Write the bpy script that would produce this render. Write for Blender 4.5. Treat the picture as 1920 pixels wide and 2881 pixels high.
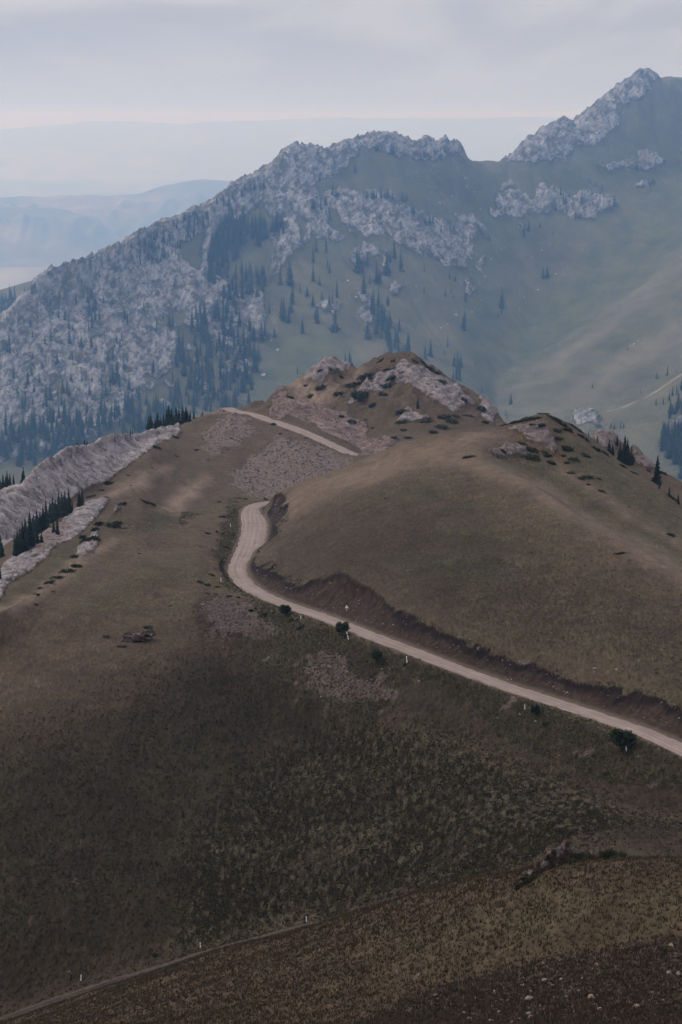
import bpy, bmesh, math, random
import numpy as np
from mathutils import Vector, Matrix
rad = math.radians
S = bpy.context.scene
for o in list(bpy.data.objects): bpy.data.objects.remove(o)
C = S.collection
rng = np.random.default_rng(7)
random.seed(7)

# ------------------------------------------------------------------ camera
PH_W, PH_H, FPX = 1920.0, 2881.0, 6002.0        # photo size and focal length in photo pixels (75 mm)
CX, CY = PH_W/2, PH_H/2
PITCH = math.atan((CY-330.0)/FPX)
ZC = 1500.0                                      # eye height above the far plain
cp, sp = math.cos(PITCH), math.sin(PITCH)
cam = bpy.data.cameras.new('camera'); cam_o = bpy.data.objects.new('camera', cam); C.objects.link(cam_o)
cam.sensor_fit = 'VERTICAL'; cam.sensor_height = 36.0; cam.lens = 75.0
cam.clip_start = 0.5; cam.clip_end = 200000.0
cam_o.location = (0, 0, ZC); cam_o.rotation_euler = (math.pi/2-PITCH, 0, 0)
S.camera = cam_o

# ------------------------------------------------------------------ light: overcast sky and a soft sun from the left
SUN_EL, SUN_AZ = rad(42), rad(-62)               # azimuth clockwise from the view direction (+Y)
S.view_settings.view_transform = 'Standard'; S.view_settings.look = 'None'
S.view_settings.exposure = 0.0; S.view_settings.gamma = 1.0
world = bpy.data.worlds.new('World'); S.world = world; world.use_nodes = True

class G:
    """small helper to write node trees"""
    def __init__(s, tree): s.t = tree
    def add(s, typ, props=None, **ins):
        n = s.t.nodes.new(typ)
        for k, v in (props or {}).items(): setattr(n, k, v)
        for k, v in ins.items(): s.put(n.inputs[k.replace('_', ' ')], v)
        return n
    def put(s, sock, v):
        if isinstance(v, bpy.types.NodeSocket): s.t.links.new(v, sock)
        elif isinstance(v, (tuple, list)) and sock.type == 'RGBA': sock.default_value = tuple(v)+((1,) if len(v) == 3 else ())
        else: sock.default_value = v
    def math(s, op, a, b=0.0, c=None, clamp=False):
        n = s.add('ShaderNodeMath', {'operation': op, 'use_clamp': clamp}); s.put(n.inputs[0], a); s.put(n.inputs[1], b)
        if c is not None: s.put(n.inputs[2], c)
        return n.outputs[0]
    def vm(s, op, a, b):
        n = s.add('ShaderNodeVectorMath', {'operation': op}); s.put(n.inputs[0], a); s.put(n.inputs[1], b); return n.outputs[0]
    def noise(s, vec, scale, detail=3, rough=.5, dist=0.0):
        n = s.add('ShaderNodeTexNoise', None, Vector=vec, Scale=scale, Detail=detail, Roughness=rough, Distortion=dist); return n.outputs[0]
    def vor(s, vec, scale, feature='F1', out='Distance', rnd=1.0):
        n = s.add('ShaderNodeTexVoronoi', {'feature': feature}, Vector=vec, Scale=scale, Randomness=rnd); return n.outputs[out]
    def ramp(s, fac, stops, interp='LINEAR'):
        n = s.add('ShaderNodeValToRGB'); r = n.color_ramp; r.interpolation = interp
        while len(r.elements) < len(stops): r.elements.new(0.5)
        for e, (p, c) in zip(r.elements, stops):
            e.position = p; e.color = (c, c, c, 1) if not isinstance(c, (tuple, list)) else tuple(c)+(1,)
        s.put(n.inputs[0], fac); return n.outputs[0]
    def step(s, fac, a, b):
        n = s.add('ShaderNodeMapRange', {'interpolation_type': 'SMOOTHSTEP'}); s.put(n.inputs[0], fac); s.put(n.inputs[1], a); s.put(n.inputs[2], b); return n.outputs[0]
    def rng(s, fac, a, b, c, d):
        n = s.add('ShaderNodeMapRange'); 
        for i, v in enumerate((fac, a, b, c, d)): s.put(n.inputs[i], v)
        return n.outputs[0]
    def mix(s, fac, a, b, mode='MIX'):
        n = s.add('ShaderNodeMix', {'data_type': 'RGBA', 'blend_type': mode}); s.put(n.inputs[0], fac); s.put(n.inputs[6], a); s.put(n.inputs[7], b); return n.outputs[2]
    def val(s, col, f): return s.mix(1.0, col, s.comb(f), 'MULTIPLY')
    def comb(s, f):
        n = s.add('ShaderNodeCombineColor'); [s.put(n.inputs[i], f) for i in range(3)]; return n.outputs[0]
    def scale(s, vec, xyz):
        n = s.add('ShaderNodeMapping', None, Vector=vec); n.inputs['Scale'].default_value = xyz; return n.outputs[0]

wt = world.node_tree; wt.nodes.clear(); g = G(wt)
sky = g.add('ShaderNodeTexSky', {'sky_type': 'NISHITA', 'sun_disc': False, 'sun_elevation': SUN_EL, 'sun_rotation': SUN_AZ, 'altitude': 2500.0, 'dust_density': 3.0})
bg1 = g.add('ShaderNodeBackground', None, Color=sky.outputs[0], Strength=0.09)
tc = g.add('ShaderNodeTexCoord'); d = tc.outputs['Generated']
sep = g.add('ShaderNodeSeparateXYZ', None, Vector=d)
zz = g.math('MAXIMUM', sep.outputs[2], 0.0)
den = g.math('ADD', zz, 0.10)
pl = g.add('ShaderNodeCombineXYZ', None, X=g.math('DIVIDE', sep.outputs[0], den), Y=g.math('DIVIDE', sep.outputs[1], den)).outputs[0]
n1 = g.noise(g.scale(pl, (0.9, 0.42, 1)), 1.6, 4, .5, .6)
n2 = g.noise(g.scale(pl, (0.5, 0.9, 1)), 0.9, 3, .5, .3)
deck = g.mix(g.step(n1, .34, .66), (.475, .487, .555), (.595, .588, .632))
azm = g.math('DIVIDE', sep.outputs[0], g.math('MAXIMUM', sep.outputs[1], .05))
wav = g.math('ADD', zz, g.math('MULTIPLY', g.math('SUBTRACT', n2, .5), .02))
bank = g.math('MULTIPLY', g.math('MULTIPLY', g.step(wav, .022, .031), g.step(wav, .043, .034)), g.step(azm, .02, -.10))
deck = g.mix(g.math('MULTIPLY', bank, .5), deck, (.42, .46, .56))
glow = g.math('MULTIPLY', g.step(wav, .040, .056), g.step(azm, .0, -.16)); deck = g.mix(g.math('MULTIPLY', glow, .55), deck, (.72, .70, .72))
lo = g.step(zz, 0.045, 0.006)
deck = g.mix(g.math('MULTIPLY', lo, .85), deck, (.55, .56, .62))
deck = g.mix(g.step(zz, .07, .26), deck, (1.02, 1.00, 1.17))
deck = g.val(deck, g.rng(zz, 0.3, 1.0, 1.0, 1.25))
bg2 = g.add('ShaderNodeBackground', None, Color=deck, Strength=1.0)
ms = g.add('ShaderNodeMixShader', None); g.put(ms.inputs[0], 0.95); g.put(ms.inputs[1], bg1.outputs[0]); g.put(ms.inputs[2], bg2.outputs[0])
wo = g.add('ShaderNodeOutputWorld', None, Surface=ms.outputs[0])

sl = bpy.data.lights.new('sun', 'SUN'); sl.energy = 2.2; sl.angle = rad(14); sl.color = (1, .91, .79)
so = bpy.data.objects.new('sun', sl); C.objects.link(so); so.location = (-200, 100, ZC+400)
sd = Vector((math.sin(SUN_AZ)*math.cos(SUN_EL), math.cos(SUN_AZ)*math.cos(SUN_EL), math.sin(SUN_EL)))
so.rotation_euler = (-sd).to_track_quat('-Z', 'Y').to_euler()
S.cycles.max_bounces = 6; S.cycles.diffuse_bounces = 3; S.cycles.volume_bounces = 1; S.cycles.transparent_max_bounces = 8
S.cycles.use_denoising = True

# ------------------------------------------------------------------ number helpers
def ray(u, v):
    x = (np.asarray(u, float)-CX)/FPX; y = -(np.asarray(v, float)-CY)/FPX
    dx, dy, dz = x, cp+y*sp, -sp+y*cp
    return np.arctan2(dx, dy), dz/np.hypot(dx, dy)          # azimuth, tangent of elevation
def project(x, y, z):
    z = z-ZC; f = np.maximum(y*cp-z*sp, 1e-3); up = y*sp+z*cp
    return CX+FPX*x/f, CY-FPX*up/f
def _hash(ix, iy, iz, seed):
    h = (ix*374761393 + iy*668265263 + iz*1274126177 + seed*974634777) & 0xffffffff
    h = ((h ^ (h >> 13))*1274126177) & 0xffffffff
    h = ((h ^ (h >> 16))*2246822519) & 0xffffffff
    return h ^ (h >> 15)
def noise2(x, y, seed=0):
    xi = np.floor(x).astype(np.int64); yi = np.floor(y).astype(np.int64); xf = x-xi; yf = y-yi
    w = lambda q: q*q*q*(q*(q*6-15)+10)
    def gr(ax, ay):
        a = _hash(xi+ax, yi+ay, 0, seed).astype(float)*(2*math.pi/4294967296.0)
        return np.cos(a)*(xf-ax)+np.sin(a)*(yf-ay)
    wx, wy = w(xf), w(yf)
    a = gr(0, 0)*(1-wx)+gr(1, 0)*wx; b = gr(0, 1)*(1-wx)+gr(1, 1)*wx
    return (a*(1-wy)+b*wy)*1.5
def fbm(x, y, octv=4, seed=0, gain=.5, lac=2.03):
    s = 0; a = 1.0; t = 0
    for i in range(octv):
        s = s+a*noise2(x, y, seed+i*17); t += a; a *= gain; x = x*lac+13.7; y = y*lac-7.1
    return s/t
def ridged(x, y, octv=4, seed=0, gain=.5):
    s = 0; a = 1.0; t = 0
    for i in range(octv):
        s = s+a*(1-2*np.abs(noise2(x, y, seed+i*23))); t += a; a *= gain; x = x*2.07+5.3; y = y*2.07-9.2
    return s/t
def cell2(x, y, seed=0):
    """nearest and second nearest feature distance and a random value of the nearest cell"""
    xi = np.floor(x).astype(np.int64); yi = np.floor(y).astype(np.int64)
    f1 = np.full(x.shape, 9.0); f2 = f1.copy(); idv = np.zeros(x.shape)
    for ax in (-1, 0, 1):
        for ay in (-1, 0, 1):
            h = _hash(xi+ax, yi+ay, 3, seed); px = (h & 0xffff)/65536.0; py = ((h >> 16) & 0xffff)/65536.0
            dd = np.hypot(xi+ax+px-x, yi+ay+py-y); rv = (_hash(xi+ax, yi+ay, 9, seed+5) & 0xffff)/65536.0
            n = dd < f1; f2 = np.where(n, f1, np.minimum(f2, dd)); idv = np.where(n, rv, idv); f1 = np.where(n, dd, f1)
    return f1, f2, idv
def sstep(a, b, x):
    t = np.clip((x-a)/(b-a), 0, 1); return t*t*(3-2*t)
def poly_mask(U, V, poly, feather=8.0):
    """1 inside a polygon drawn on the ground, fading over `feather`"""
    P = np.array(poly, float); m = np.zeros(U.shape)
    box = (U > P[:, 0].min()-feather*2) & (U < P[:, 0].max()+feather*2) & (V > P[:, 1].min()-feather*2) & (V < P[:, 1].max()+feather*2)
    if not box.any(): return m
    u, v = U[box], V[box]; ins = np.zeros(u.shape, bool); dd = np.full(u.shape, 1e9)
    for (x0, y0), (x1, y1) in zip(P, np.roll(P, -1, 0)):
        c = (y0 > v) != (y1 > v)
        if y1 != y0: ins ^= c & (u < (x1-x0)*(v-y0)/(y1-y0)+x0)
        ex, ey = x1-x0, y1-y0; q = np.clip(((u-x0)*ex+(v-y0)*ey)/max(ex*ex+ey*ey, 1e-9), 0, 1)
        dd = np.minimum(dd, np.hypot(u-x0-q*ex, v-y0-q*ey))
    m[box] = sstep(-feather, feather, np.where(ins, dd, -dd)); return m
def pchip_cols(X, Y, Q):
    """monotone cubic through the knots of each column; X, Y (K, M), Q (R,) -> (R, M)"""
    K, M = X.shape; h = np.diff(X, axis=0); dl = np.diff(Y, axis=0)/h; D = np.zeros_like(Y)
    w1 = 2*h[1:]+h[:-1]; w2 = h[1:]+2*h[:-1]; ok = dl[1:]*dl[:-1] > 0
    with np.errstate(all='ignore'): D[1:-1] = np.where(ok, (w1+w2)/(w1/dl[:-1]+w2/dl[1:]), 0)
    D[0] = dl[0]; D[-1] = dl[-1]; out = np.zeros((len(Q), M))
    for m in range(M):
        i = np.clip(np.searchsorted(X[:, m], Q)-1, 0, K-2); hh = h[i, m]; t = np.clip((Q-X[i, m])/hh, 0, 1)
        a, b = Y[i, m], Y[i+1, m]; t2 = t*t; t3 = t2*t
        out[:, m] = a*(2*t3-3*t2+1)+hh*D[i, m]*(t3-2*t2+t)+b*(3*t2-2*t3)+hh*D[i+1, m]*(t3-t2)
    return out
def smooth1(a, n, axis=1):
    k = np.hanning(n+2)[1:-1]; k /= k.sum(); p = n//2
    pad = [(0, 0)]*a.ndim; pad[axis] = (p, p)
    return np.apply_along_axis(lambda q: np.convolve(q, k, 'valid'), axis, np.pad(a, pad, 'edge'))

# ------------------------------------------------------------------ scene helpers
def mesh_np(name, verts, faces, mat=None, smooth=True, attrs=None, parent=None, link=True):
    me = bpy.data.meshes.new(name); verts = np.ascontiguousarray(verts, np.float32); faces = np.ascontiguousarray(faces, np.int32)
    n, k = faces.shape
    me.vertices.add(len(verts)); me.vertices.foreach_set('co', verts.ravel())
    me.loops.add(n*k); me.loops.foreach_set('vertex_index', faces.ravel())
    me.polygons.add(n); me.polygons.foreach_set('loop_start', np.arange(0, n*k, k, dtype=np.int32))
    me.polygons.foreach_set('use_smooth', np.full(n, smooth))
    for an, arr in (attrs or {}).items():
        at = me.attributes.new(an, 'FLOAT_COLOR', 'POINT'); at.data.foreach_set('color', np.ascontiguousarray(arr, np.float32).ravel())
    me.update(calc_edges=True)
    if mat: me.materials.append(mat)
    if not link: return me
    o = bpy.data.objects.new(name, me); C.objects.link(o)
    if parent: o.parent = parent
    return o
def tag(o, label=None, cat=None, group=None, kind=None):
    for k, v in (('label', label), ('category', cat), ('group', group), ('kind', kind)):
        if v: o[k] = v
    return o
def grid_faces(R, M):
    i = np.arange((R-1)*(M-1)); r, c = i//(M-1), i % (M-1); a = r*M+c
    return np.stack([a, a+1, a+M+1, a+M], 1)
def new_mat(name):
    m = bpy.data.materials.new(name); m.use_nodes = True; m.node_tree.nodes.clear(); return m, G(m.node_tree)
def finish(gm, col, rough=.9, bump=None, bstr=.5, bdist=.1, spec=.2):
    b = gm.add('ShaderNodeBsdfPrincipled', None, Base_Color=col, Roughness=rough); b.inputs['Specular IOR Level'].default_value = spec
    if bump is not None:
        bn = gm.add('ShaderNodeBump', None, Height=bump, Strength=bstr, Distance=bdist); gm.put(b.inputs['Normal'], bn.outputs[0])
    gm.add('ShaderNodeOutputMaterial', None, Surface=b.outputs[0])
# ------------------------------------------------------------------ terrain: feature lines (u, v, distance) on the ground, lofted
class Terrain:
    """height field on a fan of ground points; feature lines run across, each column is a monotone profile through them"""
    def __init__(s, lines, rho, th, sm=9):
        s.rho, s.th = rho, th; TH = []; 
        X = np.zeros((len(lines), len(th))); Y = X.copy()
        for k, ln in enumerate(lines):
            a = np.array(sorted(ln), float); t_, e_ = ray(a[:, 0], a[:, 1])
            o = np.argsort(t_); X[k] = np.interp(th, t_[o], np.log(a[o, 2])); Y[k] = np.interp(th, t_[o], e_[o])
        for k in range(1, len(lines)): X[k] = np.maximum(X[k], X[k-1]+.0022)
        for k in range(len(lines)):
            n = sm[k] if isinstance(sm, (list, tuple)) else sm
            X[k:k+1] = smooth1(X[k:k+1], n); Y[k:k+1] = smooth1(Y[k:k+1], n)
        for k in range(1, len(lines)): X[k] = np.maximum(X[k], X[k-1]+.0022)
        s.t = pchip_cols(X, Y, rho); s.r = np.exp(rho)[:, None]
        s.x = s.r*np.sin(th)[None]; s.y = s.r*np.cos(th)[None]; s.z = ZC+s.t*s.r
    def update(s): s.t = (s.z-ZC)/s.r; s.U, s.V = project(s.x, s.y, s.z)
    def hit(s, u, v, rmin=0, rmax=1e9):
        a, t = ray(u, v); c = np.clip(np.interp(a, s.th, np.arange(len(s.th))), 0, len(s.th)-1.001); i = int(c); f = c-i
        col = s.t[:, i]*(1-f)+s.t[:, i+1]*f; R = s.r[:, 0]
        ok = np.nonzero((col >= t) & (R > rmin) & (R < rmax))[0]
        if len(ok) == 0:
            q = np.where((R > rmin) & (R < rmax), col, -9); k = int(np.argmax(q)); r = R[k]; zt = col[k]
        else:
            k = ok[0]; r = R[k]; zt = t
            if k > 0 and col[k] > col[k-1] and col[k-1] < t: w = (t-col[k-1])/(col[k]-col[k-1]); r = R[k-1]+(R[k]-R[k-1])*w
        return Vector((r*math.sin(a), r*math.cos(a), ZC+zt*r))
    def ground(s, x, y):
        x = np.asarray(x, float); y = np.asarray(y, float)
        c = np.clip(np.interp(np.arctan2(x, y), s.th, np.arange(len(s.th))), 0, len(s.th)-1.001)
        q = np.clip(np.interp(np.log(np.hypot(x, y)), s.rho, np.arange(len(s.rho))), 0, len(s.rho)-1.001)
        i = c.astype(int); j = q.astype(int); f = c-i; h = q-j; z = s.z
        return (z[j, i]*(1-f)+z[j, i+1]*f)*(1-h)+(z[j+1, i]*(1-f)+z[j+1, i+1]*f)*h
def L(*a): return [tuple(a[i:i+3]) for i in range(0, len(a), 3)]

crest = L(-400,1980,397, 0,1722,410.5, 92,1677,430, 153,1625,452, 227,1576,470, 288,1484,508, 337,1422,540, 355,1407,548, 398,1401,553, 441,1423,556, 478,1438,558,
  533,1440,562, 588,1429,570, 618,1413,576, 649,1403,582, 698,1402,590, 740,1400,590, 765,1394,562, 857,1355,556, 960,1318,552, 1027,1290,550, 1144,1245,547, 1205,1226,546,
  1278,1219,546, 1352,1214,548, 1407,1199,552, 1450,1184,556, 1505,1168,558, 1535,1162,558, 1572,1178,560, 1609,1196,562, 1658,1230,564, 1744,1300,560, 1817,1343,550,
  1866,1373,542, 1920,1422,532, 2320,1720,470)
lip = L(-400,2060,384, 0,1830,400, 200,1720,424, 400,1620,450, 560,1565,472, 664,1575,482, 700,1535,503, 740,1550,486, 778,1569,465, 802,1591,458, 857,1606,446, 919,1637,426,
  960,1649,414, 1070,1683,403, 1162,1723,393, 1236,1735,388, 1291,1776,382, 1364,1810,376, 1480,1844,368, 1560,1868,363, 1627,1879,359, 1719,1866,357, 1811,1914,347,
  1878,1963,339, 1920,1985,335, 2320,2150,314)
def interp_line(A, B, f, dv=0, right=()):
    a = np.array(A); b = np.array(B); us = sorted(set(a[:, 0]) | set(b[:, 0])); us = [u for u in us if not right or u < right[0][0]-15]
    ia = lambda q, k, u: np.interp(u, q[:, 0], q[:, k])
    return [(u, ia(a, 1, u)*(1-f)+ia(b, 1, u)*f+dv, ia(a, 2, u)*(1-f)+ia(b, 2, u)*f) for u in us]+list(right)
near_lines = [
  L(-400,3180,9, 960,3060,9, 2320,3060,9), L(-400,3150,60, 960,3000,55, 2320,3000,55),
  L(-400,3050,195, 0,2912,200, 400,2900,150, 900,2895,118, 1600,2890,108, 2320,2880,104),
  L(-400,3010,250, 0,2884,245, 80,2857,243, 367,2753,232, 588,2680,222, 796,2631,212, 960,2580,202, 1144,2524,190, 1327,2472,175, 1450,2459,166, 1542,2432,160, 1634,2417,155, 1756,2418,152, 1920,2423,150, 2320,2440,145),
  L(-400,3020,272, 0,2900,270, 367,2775,262, 796,2655,252, 960,2610,245, 1327,2510,225, 1634,2460,205, 1920,2480,200, 2320,2500,195),
  L(-400,2965,285, 0,2872,290, 100,2838,293, 300,2770,297, 470,2717,300, 588,2682,304, 720,2652,308, 796,2636,310, 960,2584,308, 1144,2528,300, 1327,2476,292, 1450,2460,285, 1634,2418,275, 1756,2420,272, 1920,2428,270, 2320,2440,262),
  L(-400,2640,315, 0,2560,320, 400,2480,328, 800,2400,336, 1150,2320,330, 1450,2320,306, 1634,2300,297, 1920,2350,288, 2320,2360,280),
  L(-400,2280,352, 0,2180,358, 300,2060,372, 550,1900,395, 716,1800,418, 870,1855,402, 960,1940,380, 1140,1985,362, 1390,2075,345, 1510,2160,332, 1634,2215,320, 1800,2265,308, 1920,2285,303, 2320,2370,290),
  L(-400,2100,374, 0,1940,385, 200,1840,403, 400,1745,423, 560,1685,438, 664,1640,452, 735,1672,440, 814,1704,428, 919,1738,410, 1021,1778,394, 1205,1848,376, 1389,1919,363, 1634,1998,345, 1817,2061,331, 1920,2105,322, 2320,2290,300),
  lip,
  interp_line(lip, crest, .35, -6, L(778,1500,505, 850,1470,500, 960,1450,480, 1150,1480,450, 1350,1500,440, 1560,1650,405, 1750,1700,385, 1920,1780,370, 2320,1950,340)),
  interp_line(lip, crest, .60, -6, L(778,1440,535, 850,1400,525, 960,1360,515, 1150,1330,500, 1350,1300,500, 1475,1349,480, 1572,1404,462, 1634,1453,450, 1725,1496,438, 1817,1551,425, 1920,1612,412, 2320,1850,370)),
  interp_line(lip, crest, .80, -4, L(778,1405,548, 850,1370,540, 960,1335,535, 1150,1280,525, 1350,1262,520, 1475,1347,505, 1572,1403,490, 1634,1453,480, 1725,1498,468, 1817,1554,453, 1920,1616,438, 2320,1850,395)),
  interp_line(lip, crest, .93, -2, L(765,1396,556, 850,1360,550, 960,1322,546, 1150,1250,540, 1350,1228,536, 1475,1262,530, 1572,1318,520, 1609,1343,512, 1725,1410,498, 1817,1471,485, 1920,1539,470, 2320,1800,420)),
  crest,
  L(-400,2000,420, 0,1740,440, 92,1697,462, 227,1600,505, 337,1455,575, 400,1440,590, 478,1462,595, 588,1452,608, 700,1432,625, 765,1450,610, 960,1390,605, 1144,1300,600, 1350,1265,600, 1535,1225,600, 1609,1225,588, 1658,1245,586, 1744,1308,584, 1817,1350,574, 1920,1428,556, 2320,1725,500),
  L(-400,1900,450, 0,1685,475, 92,1612,520, 147,1552,555, 245,1486,600, 306,1430,640, 400,1440,660, 450,1439,690, 560,1442,710, 700,1412,730, 765,1420,700, 857,1400,680, 960,1400,665, 1144,1330,660, 1350,1300,660, 1535,1260,660, 1600,1262,645, 1658,1238,640, 1689,1224,645, 1725,1224,645, 1760,1250,640, 1799,1276,635, 1830,1312,628, 1866,1330,622, 1920,1357,615, 2320,1600,560),
  L(-400,1800,520, 0,1600,545, 92,1540,580, 147,1500,600, 245,1424,640, 300,1407,665, 400,1400,700, 450,1400,720, 560,1400,740, 700,1380,760, 857,1340,770, 960,1320,775, 1144,1290,760, 1350,1290,740, 1600,1290,720, 1700,1290,720, 1920,1420,700, 2320,1700,650),
  L(-400,1700,580, 0,1542,605, 37,1520,615, 80,1490,630, 147,1440,655, 245,1398,692, 300,1374,712, 350,1325,740, 420,1270,785, 490,1232,845, 560,1300,800, 700,1290,812, 857,1280,800, 960,1290,800, 1144,1260,800, 1350,1260,800, 1700,1330,790, 2320,1800,700),
  L(-400,1600,610, 0,1455,626, 147,1360,682, 300,1290,748, 450,1232,846, 560,1215,866, 640,1182,885, 701,1160,905, 747,1178,890, 814,1199,870, 882,1227,850, 943,1257,835, 997,1282,822, 1027,1292,816, 1144,1250,840, 1266,1228,855, 1401,1208,875, 1500,1250,860, 1700,1350,830, 2320,1850,740),
  L(-400,1550,630, 0,1420,636, 147,1318,694, 300,1260,766, 450,1222,854, 560,1200,882, 640,1172,902, 701,1154,915, 759,1150,914, 814,1140,918, 882,1130,922, 960,1150,908, 1027,1170,898, 1144,1130,908, 1266,1150,902, 1401,1190,905, 1500,1260,900, 1700,1370,860, 2320,1880,760),
  L(-400,1520,640, 0,1392,645, 55,1373,665, 80,1349,672, 116,1312,690, 184,1269,715, 257,1260,750, 294,1239,765, 318,1230,780, 392,1227,820, 453,1211,862, 490,1205,880, 511,1202,890, 588,1184,902, 637,1162,916, 661,1153,922, 701,1148,926, 748,1150,926, 765,1138,930, 790,1113,940, 857,1077,958, 882,1052,964, 919,1038,970, 960,1046,972, 1003,1049,974, 1046,1028,977, 1095,1013,977, 1138,1009,975, 1168,1015,972, 1217,1049,965, 1266,1086,957, 1327,1122,950, 1376,1156,944, 1401,1178,940, 1430,1215,937, 1500,1290,932, 1700,1400,900, 2320,1900,800),
  L(-400,1600,720, 0,1480,730, 300,1320,860, 700,1230,1000, 960,1130,1050, 1138,1090,1050, 1400,1260,1010, 1700,1460,980, 2320,1950,900),
  L(-400,1680,1250, 960,1590,1250, 2320,1700,1250), L(-400,1760,1520, 2320,1760,1520)]
TH_IN = rad(10.2)
th_near = np.concatenate([np.linspace(rad(-34), rad(-14), 30, endpoint=False), np.linspace(rad(-14), -TH_IN, 60, endpoint=False), np.linspace(-TH_IN, TH_IN, 860), np.linspace(TH_IN, rad(14), 61)[1:], np.linspace(rad(14), rad(34), 31)[1:]])
def seg(a, b, n): return np.linspace(math.log(a), math.log(b), n, endpoint=False)
rho_near = np.concatenate([seg(9, 100, 40), seg(100, 290, 330), seg(290, 620, 780), seg(620, 1000, 400), seg(1000, 1520, 41), [math.log(1520)]])
NT = Terrain(near_lines, rho_near, th_near, [61, 61, 61, 15, 41, 15, 81, 75, 21, 11, 21, 21, 15, 15, 9, 31, 31, 31, 15, 21, 25, 7, 31, 61, 61])

KM = 2.6; KN = KM/1.8
mtn_lines = [
  L(-400,1700,1380, 2320,1700,1380),
  L(-400,1500,1650, 0,1400,1700, 300,1280,1760, 500,1220,1800, 700,1180,1850, 900,1090,1900, 1138,1060,1920, 1300,1130,1850, 1401,1230,1700, 1540,1250,1560, 1700,1330,1480, 1920,1430,1440, 2320,1600,1420),
  L(-400,1420,1680, 0,1340,1730, 300,1200,1800, 500,1160,1850, 700,1110,1900, 900,1040,1950, 1138,1030,1950, 1300,1100,1890, 1401,1190,1780, 1540,1215,1660, 1660,1182,1620, 1682,1169,1620, 1756,1154,1640, 1848,1105,1670, 1920,1056,1690, 2320,820,1800),
  L(-400,1390,1695, 0,1320,1745, 300,1180,1815, 500,1140,1870, 700,1090,1920, 900,1020,1970, 1138,1000,1980, 1300,1080,1930, 1401,1170,1860, 1540,1205,1760, 1660,1187,1720, 1756,1162,1730, 1848,1112,1760, 1920,1062,1780, 2320,830,1880),
  L(-400,1240,1780, 0,1150,1820, 300,1020,1920, 600,930,2030, 900,850,2080, 1138,900,2090, 1240,960,2080, 1320,1050,2020, 1401,1154,1960, 1511,1056,2020, 1634,958,2070, 1725,885,2110, 1817,811,2150, 1920,726,2200, 2320,420,2400),
  L(-400,1180,1830, 0,1060,1870, 300,920,1990, 600,800,2100, 900,720,2170, 1138,760,2190, 1300,900,2150, 1401,1010,2110, 1511,970,2170, 1634,900,2190, 1725,842,2210, 1817,775,2240, 1920,695,2270, 2320,400,2450),
  L(-400,1140,1870, 0,980,1915, 300,800,2060, 600,660,2190, 827,530,2280, 960,500,2330, 1138,560,2330, 1312,620,2380, 1431,620,2450, 1588,560,2520, 1700,540,2560, 1811,520,2600, 1920,500,2640, 2320,250,2750),
  L(-400,1110,1900, 0,915,1950, 37,879,1960, 86,830,1985, 122,793,2000, 153,765,2010, 202,753,2030, 276,723,2060, 337,698,2085, 392,670,2110, 465,637,2145, 551,606,2190, 600,579,2220, 643,548,2240, 704,505,2275, 765,468,2310, 790,441,2325, 827,424,2340, 876,429,2355, 919,432,2365, 960,422,2380, 991,404,2390, 1033,390,2400, 1082,390,2410, 1131,397,2420, 1168,407,2425, 1205,402,2430, 1229,412,2433, 1260,408,2437, 1294,416,2442, 1312,449,2470, 1358,456,2560, 1431,456,2600, 1487,395,2630, 1542,370,2660, 1588,345,2680, 1612,355,2690, 1646,331,2710, 1670,309,2725, 1713,269,2750, 1768,239,2780, 1799,208,2795, 1823,208,2805, 1845,223,2815, 1891,216,2835, 1920,222,2850, 2320,200,2950),
  L(-400,1150,2100, 0,1000,2150, 300,840,2350, 827,540,2620, 1312,560,2750, 1431,560,2800, 1811,330,3000, 2320,330,3150),
  L(-400,835,2620, 0,817,2620, 61,800,2640, 129,780,2660, 190,775,2670, 260,800,2690, 400,900,2760, 827,800,2900, 1312,800,3050, 1811,700,3300, 2320,700,3400),
  L(-400,1400,3600, 2320,1400,3600)]
th_m = np.concatenate([np.linspace(rad(-34), -TH_IN, 70, endpoint=False), np.linspace(-TH_IN, TH_IN, 820), np.linspace(TH_IN, rad(34), 71)[1:]])
rho_m = np.concatenate([seg(1400, 1400*KM, 40), seg(1400*KM, 1640*KM, 70), seg(1640*KM, 2900*KM, 640), seg(2900*KM, 3600*KM, 25), [math.log(3600*KM)]])
mtn_lines = [L(-400,1760,1400, 2320,1760,1400)]+[[(u, v, r*KM) for u, v, r in l] for l in mtn_lines]
MT = Terrain(mtn_lines, rho_m, th_m, [61, 61, 61, 31, 41, 21, 61, 61, 5, 41, 9, 41])

# ------------------------------------------------------------------ road centre lines on the ground
def road_points(pts, step=.6):
    P = []
    for u, v, r in pts:
        a, t = ray(u, v); P.append((r*math.sin(a), r*math.cos(a), ZC+t*r))
    P = np.array(P); d_ = np.r_[0, np.cumsum(np.hypot(*np.diff(P[:, :2], axis=0).T))]
    q = np.arange(0, d_[-1], step)
    # Catmull-Rom through the points
    out = np.zeros((len(q), 3)); T = np.gradient(P, d_, axis=0)
    i = np.clip(np.searchsorted(d_, q)-1, 0, len(d_)-2); h = (d_[i+1]-d_[i])[:, None]; t = ((q-d_[i])/h[:, 0])[:, None]
    t2, t3 = t*t, t*t*t
    out = P[i]*(2*t3-3*t2+1)+h*T[i]*(t3-2*t2+t)+P[i+1]*(3*t2-2*t3)+h*T[i+1]*(t3-t2)
    n = 41; out[:, 2] = smooth1(out[:, 2][None], n)[0]
    return out, q, d_
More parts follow.
